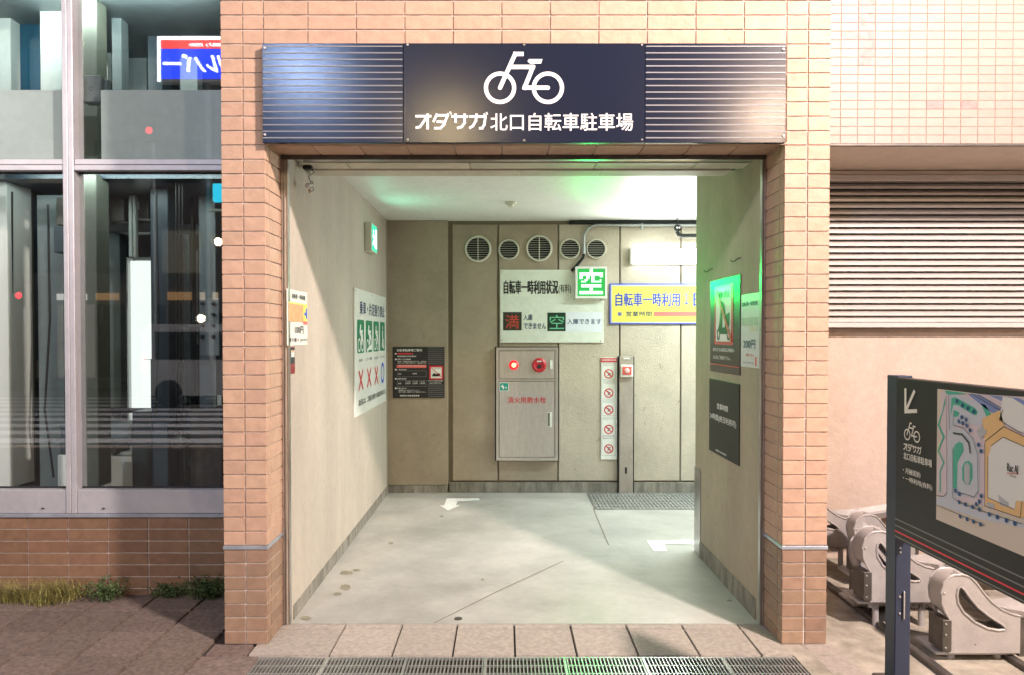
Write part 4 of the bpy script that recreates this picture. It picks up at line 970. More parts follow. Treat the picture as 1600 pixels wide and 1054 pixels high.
# smoke detector
h = hitZ(798, 316, ZC); Fc = Frame((0, 0, ZC), (1, 0, 0), (0, -1, 0))
t = thing('smoke_detector', 'small round white smoke detector on the ceiling', 'smoke detector', (h.x, h.y, ZC))
part('base', G().lathe(Fc, h.x, -h.y, [(.05, .001), (.05, .014), (.04, .02)], 24), m_vent, t, smooth=True)
part('sensor', G().lathe(Fc, h.x, -h.y, [(.03, .02), (.026, .038), (.01, .044)], 20), m_vent, t, smooth=True)

# ================================================================== LEFT WALL SIGNS
FL = FXp(WL)
def ql(px, py): h = hitX(px, py, WL + .008); return (h.y, h.z)
# exit light
t = thing('exit_light', 'lit green emergency exit light projecting high on the left wall', 'exit light', (WL, 6.35, 2.15))
y0, y1 = 6.10, 6.62; zb, zt_ = hitX(582, 401, WL + .05).z, hitX(582, 358, WL + .05).z
y0 = 1155 * 1.09 / (788 - 577); y1 = 1155 * 1.06 / (788 - 591.5)
zb = 1.51 + (525 - 401) * 6.35 / 1155 ; zt_ = 1.51 + (525 - 357) * 6.3 / 1155
part('housing', G().bbox(WL + .001, WL + .058, y0, y1, zb, zt_, .004), m_vent, t)
F = FXp(WL + .058)
part('lit_face', G().frect(F, y0 + .012, y1 - .012, zb + .012, zt_ - .012, .001), emis('exit_green', (.02, .75, .42), 1.1), t)
uy = (y0 + y1) / 2; uz = (zb + zt_) / 2
g = G(); g.frect(F, uy + .03, y1 - .03, uz - .08, uz + .08, .002); g.disc(F, uy - .05, uz + .05, .018, .003, 14)
g.stroke(F, [(uy - .05, uz + .03), (uy - .03, uz - .02), (uy + .0, uz - .07)], .03, .003); g.stroke(F, [(uy - .03, uz - .02), (uy - .1, uz - .06)], .025, .0035); g.stroke(F, [(uy - .1, uz + .01), (uy + .01, uz + .01)], .02, .004)
part('running_figure', g, emis('exit_white', (.85, 1, .95), 1.8), t)
lamp('exit_light_lamp', 'AREA', (WL + .09, uy, uz), 1.6, (.25, 1, .6), .2, aim=(2, uy - .3, uz))
# rules poster
ya, yb_ = 1155 * (1.127 - .008) / (788 - 553.5), 1155 * (1.127 - .008) / (788 - 602.5)
zt2 = hitX(553.5, 449.5, WL + .008).z; zb2 = hitX(553.5, 652, WL + .008).z
t = thing('rules_poster', 'big white sign with four green riding pictograms, three red crosses and a blue ring', 'sign', (WL, (ya + yb_) / 2, zb2))
part('sign_plate', G().bbox(WL + .0005, WL + .012, ya, yb_, zb2, zt2, .002), m_whitepl, t)
F = Frame((WL + .012, ya, zb2), (0, 1, 0), (0, 0, 1)); W_, H_ = yb_ - ya, zt2 - zb2
# crop zoom 4.79 origin (440,440); poster x 545..785; top-edge px y = 45 at left
def qp(cx, cy):
    h = hitX(440 + cx / 4.79, 440 + cy / 4.79, WL + .012); return (h.y - ya, h.z - zb2)
text(F, '乗車・片足乗り禁止', W_ * .13, W_ * .93, H_ * .80, H_ * .905, .0015, m_navyp, t, .03)
colsu = [(.09, .26), (.36, .53), (.58, .74), (.80, .96)]
colsu = [(qp(565, 400)[0], qp(617, 400)[0]), (qp(629, 400)[0], qp(677, 400)[0]), (qp(687, 400)[0], qp(727, 400)[0]), (qp(736, 400)[0], qp(771, 400)[0])]
for k, (u0, u1) in enumerate(colsu):
    v0, v1 = H_ * .495, H_ * .755; r_ = .02
    pts = []
    for (cx, cz, a) in ((u1 - r_, v0 + r_, -90), (u1 - r_, v1 - r_, 0), (u0 + r_, v1 - r_, 90), (u0 + r_, v0 + r_, 180)):
        for s_ in range(4): aa = R(a + 30 * s_); pts.append((cx + r_ * math.cos(aa), cz + r_ * math.sin(aa)))
    pb = part('pictogram', G().flat(F, pts, .0012), m_green, t)
    g = G(); w_ = u1 - u0; um = (u0 + u1) / 2; vm = v0 + (v1 - v0) * .25
    if k < 3:
        for s_ in (-1, 1): g.ring(F, um + s_ * w_ * .23, vm + (0 if k != 1 else s_ * .01), w_ * .14, w_ * .19, .0024, 20)
        g.disc(F, um - w_ * .05, v1 - .055, .02, .0024, 14)
        g.stroke(F, [(um - w_ * .03, v1 - .08), (um - w_ * .12, vm + .10), (um + w_ * .12, vm + .06), (um, vm - .0)], w_ * .13, .0026)
        g.stroke(F, [(um - w_ * .03, v1 - .09), (um + w_ * .2, vm + .1), (um + w_ * .25, vm)], w_ * .07, .0036)
        if k == 1: g.flat(F, [(u0 + .02, v0 + .02), (u1 - .02, v0 + .02), (u1 - .02, v0 + .07)], .0022)
    else:
        g.disc(F, um, v1 - .05, .02, .0024, 14); g.stroke(F, [(um, v1 - .075), (um, vm + .05), (um - .03, v0 + .03)], w_ * .16, .0026)
        g.stroke(F, [(um, vm + .06), (um + .05, v0 + .03)], w_ * .12, .0036); g.ring(F, um + .04, v0 + .06, .035, .045, .0042, 18)
    part('rider_symbol', g, m_white, pb)
    text(F, ['乗車', 'スロープ乗車', '片足乗り', '押し歩き'][k], um - w_ * (.25 if k == 0 else .45), um + w_ * (.25 if k == 0 else .45), H_ * .425, H_ * .45, .0014, m_black, t)
    if k < 3:
        rr = w_ * .30; part('red_cross', G().stroke(F, [(um - rr, H_ * .20), (um + rr, H_ * .355)], .028, .0014).stroke(F, [(um - rr, H_ * .355), (um + rr, H_ * .20)], .028, .002), m_red, t)
    else: part('blue_ring', G().ring(F, um, H_ * .285, .065, .095, .0014, 32), m_blue, t)
text(F, '違反者には、ご利用をお断りする場合があります。', W_ * .09, W_ * .97, H_ * .075, H_ * .125, .0014, m_black, t, .014)
for (u, v) in ((.02, .02), (W_ - .02, .02), (.02, H_ - .02), (W_ - .02, H_ - .02), (W_ / 2, H_ - .02)): part('screw', G().lathe(F, u, v, [(.008, 0), (.004, .003)], 8), m_steel2, t)
# price notice
ya, yb_ = 1155 * 1.122 / (788 - 449.5), 1155 * 1.122 / (788 - 481)
zt2 = hitX(465, 454.5, WL + .004).z; zb2 = hitX(465, 538.5, WL + .004).z
t = thing('price_notice', 'white paper notice with yellow block and 100円 beside the left rail', 'notice', (WL, (ya + yb_) / 2, zb2))
part('paper', G().fbox(FL, ya, yb_, zb2, zt2, .0005, .003), m_whitepl, t)
F = Frame((WL + .003, ya, zb2), (0, 1, 0), (0, 0, 1)); W_, H_ = yb_ - ya, zt2 - zb2
text(F, '自転車 一時利用', W_ * .22, W_ * .86, H_ * .84, H_ * .93, .0015, m_black, t, .02)
part('print_block', G().frect(F, W_ * .06, W_ * .98, H_ * .42, H_ * .77, .0012), m_yellow, t)
part('tape_patch', G().frect(F, W_ * .05, W_ * .77, H_ * .42, H_ * .745, .0022), m_tan, t)
part('blue_mark', G().frect(F, W_ * .9, W_ * .97, H_ * .49, H_ * .69, .002).frect(F, W_ * .82, W_ * .898, H_ * .55, H_ * .61, .002), m_blue, t)
part('print_block', G().frect(F, W_ * .77, W_ * .98, H_ * .375, H_ * .44, .0022), m_redtape, t)
text(F, '100円', W_ * .35, W_ * .77, H_ * .20, H_ * .34, .0015, m_black, t, .015)
text(F, '地下1階', W_ * .08, W_ * .42, H_ * .065, H_ * .135, .0015, m_black, t, .012); text(F, 'へ', W_ * .46, W_ * .54, H_ * .07, H_ * .13, .0015, m_red, t, .02)
text(F, 'エレベーターで', W_ * .6, W_ * .97, H_ * .065, H_ * .13, .0015, m_black, t, .012)
ya, yb_ = 1155 * 1.122 / (788 - 453.5), 1155 * 1.122 / (788 - 461.5); h0 = hitX(457, 583, WL + .004).z; h1 = hitX(457, 541, WL + .004).z
t = thing('narrow_sticker', 'narrow red and black sticker just below the price notice', 'sticker', (WL, ya, h0))
part('sticker_base', G().fbox(FL, ya, yb_, h0, h1, .0005, .002), M('dark_red_print', (.22, .02, .025), .4), t)
hh = h1 - h0
part('print_block', G().frect(FL, ya + .005, yb_ - .005, h0 + hh * .38, h1 - .005, .003), m_black, t)
part('print_block', G().frect(FL, ya + .02, yb_ - .015, h0 + hh * .62, h1 - hh * .12, .004), m_whitepl, t); part('print_block', G().frect(FL, ya + .03, yb_ - .03, h0 + hh * .8, h1 - hh * .12, .005), m_tan, t)
# dangling camera at the slot
h = hitX(489, 266, WL + .03)
t = thing('dangling_cable', 'small white lens unit dangling on a dark cable at the upper left corner', 'cable', Vector((WL + .03, 4.12, 2.44)))
b0 = Vector((WL + .05, 4.10, 2.44)); b1 = Vector((hitY(484, 290, 4.05).x, 4.05, hitY(484, 290, 4.05).z))
part('cable', G().tube([b0, b0 + Vector((.03, -.01, -.03)), hitY(482, 276, 4.07), hitY(485, 284, 4.05)], .0022, 6), m_cable, t, smooth=True)
part('cable_clip', G().bbox(b0.x - .03, b0.x + .02, 4.07, 4.12, 2.425, 2.445, .004), m_cable, t)
hl = hitY(481.5, 290.5, 4.05); part('lens_unit', G().lathe(Frame(hl, (1, 0, 0), (0, 0, 1)), 0, 0, [(.012, -.014), (.016, -.006), (.016, .006), (.010, .014)], 16), m_white, t, smooth=True)
hk = hitY(487, 296, 4.05); part('ring', G().tube([hk + Vector((math.cos(a) * .011, 0, math.sin(a) * .011)) for a in [2 * math.pi * k / 12 for k in range(13)]], .0016, 6), m_cable, t, smooth=True)
hk = hitY(487, 286, 4.05); part('ring', G().tube([hk + Vector((math.cos(a) * .007, 0, math.sin(a) * .006)) for a in [2 * math.pi * k / 12 for k in range(13)]], .0018, 6), m_piped, t, smooth=True)
hk = hitY(482, 297, 4.05); part('tail', G().tube([hk, hitY(485, 302, 4.05)], .004, 6), m_tan, t)

# ================================================================== RIGHT WALL SIGNS
def rpanel(name, label, cat, pxa, pxb, pyt, pyb, mat, th=.006, nm='sign_plate'):
    x = WR - th; ya = 1155 * x / (pxb - 788); yb = 1155 * x / (pxa - 788)       # near, far
    zt = CAMZ + (525 - pyt) * (yb / 1155); zb = CAMZ + (525 - pyb) * (yb / 1155)
    t = thing(name, label, cat, (WR, (ya + yb) / 2, zb))
    part(nm, G().bbox(WR - th, WR - .0005, ya, yb, zb, zt, .001), mat, t)
    return t, Frame((x, yb, zb), (0, -1, 0), (0, 0, 1)), yb - ya, zt - zb
m_poster = M('glossy_black_print', (0.016, 0.011, 0.012), 0.32, spec=0.6, bump=0.03, bscale=30)
t, F, W_, H_ = rpanel('scooter_poster', 'glossy black poster with a red framed scooter, glowing green in the display light', 'poster', 1109.5, 1156, 441, 578, m_poster)
part('red_field', G().frect(F, W_ * .17, W_ * .80, H_ * .30, H_ * .93, .0012), M('brick_red_print', (.52, .06, .05), .25), t)
wf = part('white_field', G().frect(F, W_ * .23, W_ * .74, H_ * .335, H_ * .90, .002), M('gloss_white_print', (.75, .75, .72), .25), t)
g = G(); um, v0 = W_ * .49, H_ * .37
for s_ in (-1, 1): g.ring(F, um + s_ * W_ * .17, v0 + .02, .018, .034, .003, 20)
g.flat(F, [(um - W_ * .2, v0 + .03), (um - W_ * .12, v0 + .10), (um - W_ * .08, v0 + .22), (um - W_ * .04, v0 + .22), (um - W_ * .03, v0 + .06), (um + W_ * .05, v0 + .06), (um + W_ * .05, v0 + .13), (um + W_ * .2, v0 + .15), (um + W_ * .21, v0 + .08), (um + W_ * .12, v0 + .02), (um - W_ * .1, v0 + .02), (um - W_ * .13, v0 + .05)], .0034)
g.disc(F, um - W_ * .06, v0 + .26, .018, .0036, 14); g.flat(F, [(um - W_ * .06, v0 + .23), (um + W_ * .02, v0 + .2), (um + W_ * .08, v0 + .14), (um, v0 + .12)], .0040)
part('scooter_symbol', g, m_black, t)
text(F, '乗入禁止', W_ * .32, W_ * .70, H_ * .79, H_ * .86, .003, m_green, t, .02)
part('slash', G().stroke(F, [(W_ * .25, H_ * .88), (W_ * .76, H_ * .34)], .03, .005), M('brick_red_slash', (.5, .10, .06), .3), t)
text(F, '原付の方は駅前広場側の', W_ * .12, W_ * .84, H_ * .225, H_ * .265, .0015, m_white, t, .02)
text(F, '入口をご利用下さい。', W_ * .12, W_ * .72, H_ * .14, H_ * .18, .0015, m_white, t, .02)
part('red_line', G().frect(F, 0.002, W_ - .002, H_ * .075, H_ * .083, .0014), m_redtape, t)
for k in range(4): part('grey_line', G().frect(F, 0.002, W_ - .002, H_ * (.055 - .014 * k), H_ * (.058 - .014 * k), .0014), m_stripe2, t)
t, F, W_, H_ = rpanel('paper_notice', 'pale paper notice reading 200円 between the scooter poster and the rail', 'notice', 1157.5, 1186.5, 461.5, 571.5, M('laminated_paper', (.60, .66, .64), .3, mott=.04, mscale=6), .003, 'paper')
text(F, '自転車一時利用', W_ * .08, W_ * .90, H_ * .83, H_ * .89, .0014, m_navyp, t, .02)
part('tape_patch', G().frect(F, W_ * .05, W_ * .95, H_ * .56, H_ * .67, .0012), M('grey_tape', (.42, .44, .40), .4, mott=.1, mscale=20), t)
part('tape_patch', G().frect(F, W_ * .52, W_ * .9, H_ * .485, H_ * .55, .0013), M('cream_tape', (.6, .56, .45), .4), t)
text(F, '200円', W_ * .16, W_ * .80, H_ * .26, H_ * .38, .0014, m_navyp, t, .02)
text(F, '地下1', W_ * .3, W_ * .72, H_ * .145, H_ * .19, .0014, m_redtape, t, .01)
text(F, 'エレベーターで', W_ * .16, W_ * .72, H_ * .05, H_ * .08, .0014, m_navyp, t, .01); part('red_mark', G().frect(F, W_ * .80, W_ * .87, H_ * .03, H_ * .15, .0014), m_redtape, t)
t, F, W_, H_ = rpanel('hours_sign', 'plain black opening hours sign low on the right wall', 'sign', 1108.5, 1155.5, 590, 702, M('satin_black_plate', (.014, .016, .014), .4, spec=.3))
text(F, '営業時間', W_ * .30, W_ * .66, H_ * .615, H_ * .69, .0015, m_white, t, .025)
text(F, '24時間(終日利用可)', W_ * .04, W_ * .92, H_ * .44, H_ * .535, .0015, m_white, t, .02)
text(F, '相模原市自転車駐車場', W_ * .26, W_ * .62, H_ * .04, H_ * .065, .0015, m_white, t, .01)
for k, (pa, pb, lb) in enumerate(((( 1105, 425), (1113, 424), 'bent dark hook above the scooter poster'), ((1147, 409), (1157, 408), 'bent dark hook high on the right wall near the rail'))):
    y0_ = 1155 * WR / (pa[0] - 788); y1_ = 1155 * WR / (pb[0] - 788); z_ = CAMZ + (525 - pa[1]) * y0_ / 1155
    tag(part('wall_hook', G().tube([(WR - .022, y0_, z_ + .008), (WR - .02, y0_ - .015, z_ - .004), (WR - .016, (y0_ + y1_) / 2, z_ - .004), (WR - .01, y1_ + .02, z_ + .008), (WR + .002, y1_, z_ + .008)], .003, 8), m_cable, smooth=True), lb, 'hook', 'hooks on the right wall')

# ================================================================== MAP BOARD
XB = 1.395
mbd = thing('map_board', 'black area map board on navy posts in front of the bike racks', 'map board', (XB + .03, 2.66, 0))
def qm(px, py): h = hitX(px, py, XB); return (-h.y, h.z)
zt_ = 1.51 - 57 * 2.66 / 1155 - .0; zt_ = qm(1402, 589)[1]; zb_ = qm(1408, 845)[1]
zb_ = CAMZ + (525 - 845) * (1155 * XB / (1408 - 788)) / 1155
YN = 1.25
part('post', G().bbox(XB + .004, XB + .060, 2.63, 2.70, -.05, zt_ + .006, .003), m_navyfr, mbd)
part('post', G().bbox(XB + .004, XB + .060, YN - .02, YN + .05, -.05, zt_ + .006, .003), m_navyfr, mbd)
part('board_plate', G().bbox(XB, XB + .045, YN + .051, 2.629, zb_, zt_, .003), m_sign2, mbd)
hp = part('hinge_plate', G().bbox(XB + .030, XB + .036, 2.622, 2.6295, .50, .60, .001), m_steel2, mbd)
for z in (.52, .58, .74, .755): part('bolt', G().lathe(FY(2.6295), XB + .020, z, [(.004, 0), (.003, .004)], 10), m_steel, mbd)
F = FXm(XB)
# crop zoom 4.218 origin 1380,570
def qc(x, y): h = hitX(1380 + x / 4.218, 570 + y / 4.218, XB); return (-h.y, h.z)
g = G(); W_ = .013
g.stroke(F, [qc(149, 150), qc(149, 303), qc(226, 300)], W_, .0015, 0); g.stroke(F, [qc(212, 165), qc(158, 288)], W_, .0025, 0)
part('arrow', g, M('cream_print', (.85, .79, .68), .4), mbd)
m_cream = bpy.data.materials['cream_print']
# small bicycle and lettering on the board, laid out square on its plane
u0, v0 = qc(140, 495); u1, _ = qc(245, 495); sc_ = (u1 - u0) / 554
zr = (qc(190, 375)[1] - qc(190, 500)[1]) / 370 
qbk = lambda x, y: (u0 + (x - 517) * sc_, (qc(190, 500)[1]) + (413 - y) * sc_)
bike(F, qbk, mbd, .0015, m_cream)
zt1_ = qc(195, 520)[1]; a, b = qc(137, 560), qc(255, 560); s_ = (b[0] - a[0]) / 500
odasaga(F, lambda x, y: (a[0] + (x - 40) * s_, qc(196, 545)[1] + (530 - y) * s_), mbd, .0015, m_cream)
def mt(s, x0, x1, yc, hpx, bo=.015):
    a = qc(x0, yc)[0]; b = qc(x1, yc)[0]; zm = qc((x0 + x1) / 2, yc)[1]; hh = hpx / 4.218 / 460 / 2
    text(F, s, a, b, zm - hh, zm + hh, .0015, m_cream, mbd, bo)
mt('北口自転車駐車場', 137, 324, 620, 48, .02)
mt('・月極契約', 134, 248, 705, 38); mt('・一時利用(有料)', 134, 326, 775, 40)
# map field
ua = qc(356, 500)[0]; vt = qc(356, 153)[1]; vb_ = qc(352, 1018)[1]; uz_ = -(YN + .12)
vbm = CAMZ + ((570 + 1018 / 4.218) - 525) * -1 * (-ua) / 1155
part('map_field', G().frect(F, ua, uz_, vbm, vt, .001), M('map_beige', (.68, .56, .45), .4), mbd)
mg1, mg2, mgr, mor, mbl, mpk, mwh, mbk = (M('map_' + n_, c_, .4) for n_, c_ in (('grey', (.56, .56, .60)), ('green', (.06, .42, .28)), ('road_grey', (.46, .45, .46)), ('orange', (.80, .48, .20)), ('blue', (.20, .25, .48)), ('pink', (.68, .54, .56)), ('white', (.78, .74, .67)), ('ink', (.03, .03, .03))))
def mp(nm, m, pts, c): part(nm, G().flat(F, [qc(*p) for p in pts], c), m, mbd)
uf = lambda: 0
mp('map_pink_area', mpk, [(385, 175), (1000, 210), (1000, 960), (690, 930), (360, 860), (360, 640), (385, 540)], .0016)
mp('map_road', mg1, [(435, 190), (470, 185), (640, 240), (700, 330), (640, 400), (560, 380), (470, 395), (470, 410), (540, 420), (600, 480), (640, 560), (640, 820), (620, 880), (540, 860), (470, 880), (640, 960), (1000, 1060), (1000, 1085), (640, 1010), (355, 915), (355, 870), (410, 862), (428, 840)], .0022)
mp('map_green_strip', mg2, [(412, 210), (414, 250), (375, 390), (412, 470), (372, 560), (410, 640), (384, 700), (384, 835), (376, 835), (376, 695), (400, 640), (362, 560), (398, 470), (362, 390), (395, 300)], .0024)
mp('map_green_strip', mg2, [(455, 215), (480, 208), (610, 280), (628, 305), (620, 328), (595, 322), (500, 262), (468, 258), (452, 330)], .0028)
mp('map_green_strip', mg2, [(412, 163), (440, 168), (520, 178), (560, 190), (440, 192), (420, 186)], .0028)
mp('map_green_strip', mg2, [(472, 292), (510, 310), (500, 335), (470, 338)], .0028)
mp('map_green_strip', mg2, [(480, 520), (505, 502), (530, 512), (538, 560), (515, 600), (495, 640), (492, 810), (466, 810), (466, 560)], .0028)
mp('map_green_strip', mg2, [(650, 250), (680, 260), (720, 325), (690, 345)], .0028)
mp('map_oval', mg2, [(525, 670), (545, 632), (570, 628), (592, 650), (596, 740), (575, 785), (545, 780), (527, 750)], .0028)
mp('map_oval', mgr, [(540, 660), (560, 640), (578, 660), (578, 770), (560, 785), (542, 765)], .0034)
mp('map_rail_band', mbl, [(560, 186), (640, 192), (790, 290), (790, 345), (690, 290)], .0028)
mp('map_rail_band', mbl, [(700, 195), (900, 215), (1000, 260), (1000, 320), (800, 240)], .0028)
mp('map_station', mwh, [(795, 205), (860, 215), (1000, 300), (1000, 450), (890, 430), (775, 355)], .0034)
mp('map_plaza', mor, [(780, 292), (806, 400), (1000, 500), (1000, 980), (915, 1003), (680, 925), (678, 505), (660, 350)], .0034)
mp('map_block', mwh, [(800, 472), (1000, 560), (1000, 900), (885, 890), (875, 948), (700, 870), (702, 600), (722, 530)], .0040)
mp('map_building', mgr, [(768, 850), (838, 905), (838, 935), (780, 920)], .0046); mp('map_building', mgr, [(695, 900), (742, 912), (742, 948), (695, 935)], .0046)
mp('map_building', mgr, [(625, 430), (660, 395), (692, 440), (650, 488)], .0040)
def ml(pts, wd=.0018, c=.0048): part('map_line', G().stroke(F, [qc(*p) for p in pts], wd, c), mbk, mbd)
ml([(440, 195), (447, 425)]); ml([(425, 200), (428, 840), (408, 863), (358, 856)]); ml([(470, 390), (472, 300)]); ml([(465, 540), (468, 870), (520, 905), (640, 950), (930, 1045)]); ml([(358, 920), (520, 985), (680, 1054)])
ml([(470, 392), (540, 412), (600, 480), (632, 580), (636, 830), (610, 868), (560, 850), (500, 835)]); ml([(680, 500), (805, 402), (1000, 498)]); ml([(722, 530), (800, 472), (1000, 560)]); ml([(680, 505), (678, 925), (915, 1003), (925, 900)]); ml([(700, 600), (700, 870), (875, 948)])
ml([(590, 185), (780, 295)]); ml([(640, 192), (795, 282)]); ml([(470, 445), (530, 455), (575, 510), (585, 580)], .006)
ml([(800, 290), (775, 358), (925, 448)])
dots = [(497, 235), (533, 263), (569, 282), (608, 304), (529, 340), (558, 357), (510, 368), (536, 380), (562, 396), (584, 427), (640, 522), (656, 563), (487, 825), (511, 846), (657, 860), (645, 895), (512, 900), (553, 915), (600, 932), (626, 914), (645, 948), (711, 980), (763, 998), (823, 1020), (879, 1040), (518, 994), (563, 1012), (606, 1028), (652, 1046)]
for (x, y) in dots: part('map_tree_dot', G().disc(F, *qc(x, y), .0068, .0056, 12), M('map_dot_blue', (.01, .07, .20), .4) if 'map_dot_blue' not in bpy.data.materials else bpy.data.materials['map_dot_blue'], mbd)
a = qc(830, 690); b = qc(902, 705); text(F, 'Rac Al', a[0], b[0], a[1] - .002, a[1] + .02, .0056, mbk, mbd, .008)
part('map_line', G().stroke(F, [qc(828, 708), qc(905, 716)], .002, .0056), m_red, mbd)
a = qc(845, 738); b = qc(890, 745); text(F, 'Odasaga', a[0], b[0], b[1], b[1] + .008, .0056, mbk, mbd, .0)
# stripes at the board foot
Hh = zt_ - zb_
for (f_, w_, m) in ((.125, .0045, m_stripe2), (.085, .0045, m_stripe2), (.05, .0055, m_red), (.018, .0045, m_stripe2)):
    mm = m if m is not m_red else emis('never', (1, .05, .08), 0.0)
    if m is m_red: mm = bpy.data.materials.get('vermilion_stripe') or M('vermilion_stripe', (.80, .03, .05), .35)
    part('foot_stripe', G().frect(F, -2.627, -(YN + .06), zb_ + Hh * f_ - w_ / 2, zb_ + Hh * f_ + w_ / 2, .0014), mm, mbd)

# ================================================================== BIKE RACKS
K = 1 / 3.845 / 340.0
def rq(x, y): return ((x - 693) * K, (945 - y) * K)
outer = [rq(*p) for p in ((742, 945), (748, 745), (716, 690), (697, 640), (692, 580), (704, 520), (730, 488), (765, 470), (820, 467), (865, 480), (905, 520), (950, 580), (1000, 636), (1060, 680), (1120, 706), (1172, 718), (1172, 945))]
inner = [rq(*p) for p in ((778, 590), (785, 550), (805, 530), (830, 545), (870, 600), (920, 660), (990, 715), (1070, 765), (1088, 790), (1080, 808), (1040, 812), (970, 800), (890, 760), (820, 700), (785, 640))]
def grow(pts, d):
    cx = sum(p[0] for p in pts) / len(pts); cy = sum(p[1] for p in pts) / len(pts); out = []
    n = len(pts)
    for i in range(n):
        a = Vector(pts[i - 1]); b = Vector(pts[i]); c_ = Vector(pts[(i + 1) % n]); tt = (c_ - a).normalized(); out.append((b.x + tt.y * -d, b.y + tt.x * d))
    return out
def holed(F, c0, c1):
    vs2 = outer + inner; n, m = len(outer), len(inner)
    tri = tessellate_polygon([[Vector((a, b, 0)) for a, b in outer], [Vector((a, b, 0)) for a, b in inner]])
    N = n + m; vs = [F.p(a, b, c0) for a, b in vs2] + [F.p(a, b, c1) for a, b in vs2]; fs = []
    for t_ in tri:
        a, b, c_ = [vs2[i] for i in t_]; ar = (b[0] - a[0]) * (c_[1] - a[1]) - (c_[0] - a[0]) * (b[1] - a[1])
        t_ = tuple(t_) if ar > 0 else tuple(t_)[::-1]; fs.append(t_[::-1]); fs.append(tuple(i + N for i in t_))
    for i in range(n): j = (i + 1) % n; fs.append((i, j, j + N, i + N))
    for i in range(m): j = (i + 1) % m; fs.append((n + i, n + j, n + j + N, n + i + N))
    return (vs, fs)
def make_rack(x0, y0, label):
    t = thing('bike_rack', label, 'bike rack', (x0 + .18, y0, 0), 'bike racks in the yard')
    zb = .045; Fr_ = Frame((x0, y0, zb), (1, 0, 0), (0, 0, 1)); Dp = .10
    for dy in (0, Dp):
        F_ = Frame((x0, y0 + dy, zb), (1, 0, 0), (0, 0, 1)); o = part('side_plate', holed(F_, -.004, .004), m_rack, t)
        c_ = .004 if dy == 0 else .004
        ptsr = [F_.p(a, b, .005) for a, b in grow(inner, -.006)]; part('slot_rim', G().tube(ptsr + [ptsr[0], ptsr[1]], .0062, 8), m_rack, o, smooth=True)
        ptsr = [F_.p(a, b, .004) for a, b in outer[1:16]]; part('edge_rim', G().tube(ptsr, .0055, 8), m_rack, o, smooth=True)
    # curved sheet joining the two plates round the head
    vs = []; hp_ = outer[2:11]
    for a, b in hp_: vs += [Vector((x0 + a, y0, zb + b)), Vector((x0 + a, y0 + Dp, zb + b))]
    part('head_cover', (vs, [(2 * i, 2 * i + 2, 2 * i + 3, 2 * i + 1) for i in range(len(hp_) - 1)]), m_rack, t, smooth=True)
    a, b = rq(700, 945), rq(752, 740)
    part('steel_bracket', G().bbox(x0 + a[0] - .002, x0 + b[0], y0 - .012, y0 + Dp + .004, zb + .01, zb + b[1], .002), m_rackd, t)
    F2 = FY(y0 - .012)
    for z in (.03, .09, .14): part('bolt', G().lathe(F2, x0 + a[0] + .012, zb + z, [(.005, 0), (.004, .004)], 8), m_steel, t)
    for cx, cy in ((711, 580), (900, 890)):
        u, v = rq(cx, cy); part('bolt', G().lathe(FY(y0 - .0045), x0 + u, zb + v, [(.0065 if cx < 800 else .002, 0), (.004 if cx < 800 else .001, .005)], 10), m_steel if cx < 800 else m_cable, t)
    # wheel gutter running back from the head
    v1 = rq(1172, 718)[1]; prof = []
    gx = [.06, .12, .18, .24, .30, .37, .50, .75, .95]; gz = [.335, .30, .235, .18, .155, .15, .16, .20, .25]
    vs = []; fs = []
    for X_, Z_ in zip(gx, gz):
        for yy, zz in ((.008, .035), (.02, .0), (.055, -.012), (.095, -.012), (.115, 0), (.122, .035)): vs.append(Vector((x0 + X_, y0 + yy + (0 if X_ < .35 else (yy - .065) * .5), zb + Z_ + zz + .015)))
    for i in range(len(gx) - 1):
        for j in range(5): fs.append((i * 6 + j, (i + 1) * 6 + j, (i + 1) * 6 + j + 1, i * 6 + j + 1))
    part('wheel_gutter', (vs, fs), m_rack, t, smooth=True)
    a = rq(1172, 718); part('end_bracket', G().bbox(x0 + a[0] + .001, x0 + a[0] + .028, y0 + .005, y0 + Dp - .005, zb - .02, zb + a[1] - .01, .002), m_rackd, t)
    part('base_tray', G().bbox(x0 - .01, x0 + .36, y0 + .02, y0 + Dp + .10, .026, .044, .003), m_rack, t)
    for X_ in (.08, .30): part('leg', G().tube([(x0 + X_, y0 + .06, -.002), (x0 + X_, y0 + .06, zb + .02)], .02, 12), m_rack, t, smooth=True)
    return t
xA = hitY(1470, 950, 3.40).x
rA = make_rack(xA, 3.40, 'grey bike rack unit nearest the map post, standing in front of the others')
lab = [(1.93, 4.02, 'grey bike rack unit seen left of the map post with its slot half hidden', 0), (1.845, 4.72, 'grey bike rack unit half hidden behind the entrance pillar', .12), (1.84, 3.78, 'grey bike rack unit whose dark end bracket shows just right of the map post', .10), (2.62, 4.3, 'grey bike rack unit farther right beneath the map board edge', .05), (2.10, 4.42, 'grey bike rack unit tucked between the two heads left of the map post', .03), (2.60, 3.62, 'grey bike rack unit at the right edge behind the nearest one', .05)]
for (x_, y_, lb, dz) in lab[:]:
    c_ = copy_tree(rA, (x_ + .18, y_, dz), lb)
    if dz > .09:
        part('leg', G().tube([(x_ + .10, y_ + .06, -.002), (x_ + .10, y_ + .06, dz + .06)], .016, 12), m_rack, c_, smooth=True); part('leg', G().tube([(x_ + .34, y_ + .06, -.002), (x_ + .34, y_ + .06, dz + .06)], .016, 12), m_rack, c_, smooth=True)
        for ch in list(c_.children)[-2:]: ch.location.z -= 0
for (x_, lb) in ((1.955, 'dark steel floor rail under the heads of the bike racks'), (2.36, 'dark steel floor rail under the tails of the bike racks')):
    tag(part('floor_rail', G().bbox(x_ - .02, x_ + .02, 3.0, 4.98, .001, .025, .003), m_rackd), lb, 'rail', 'floor rails of the bike racks')
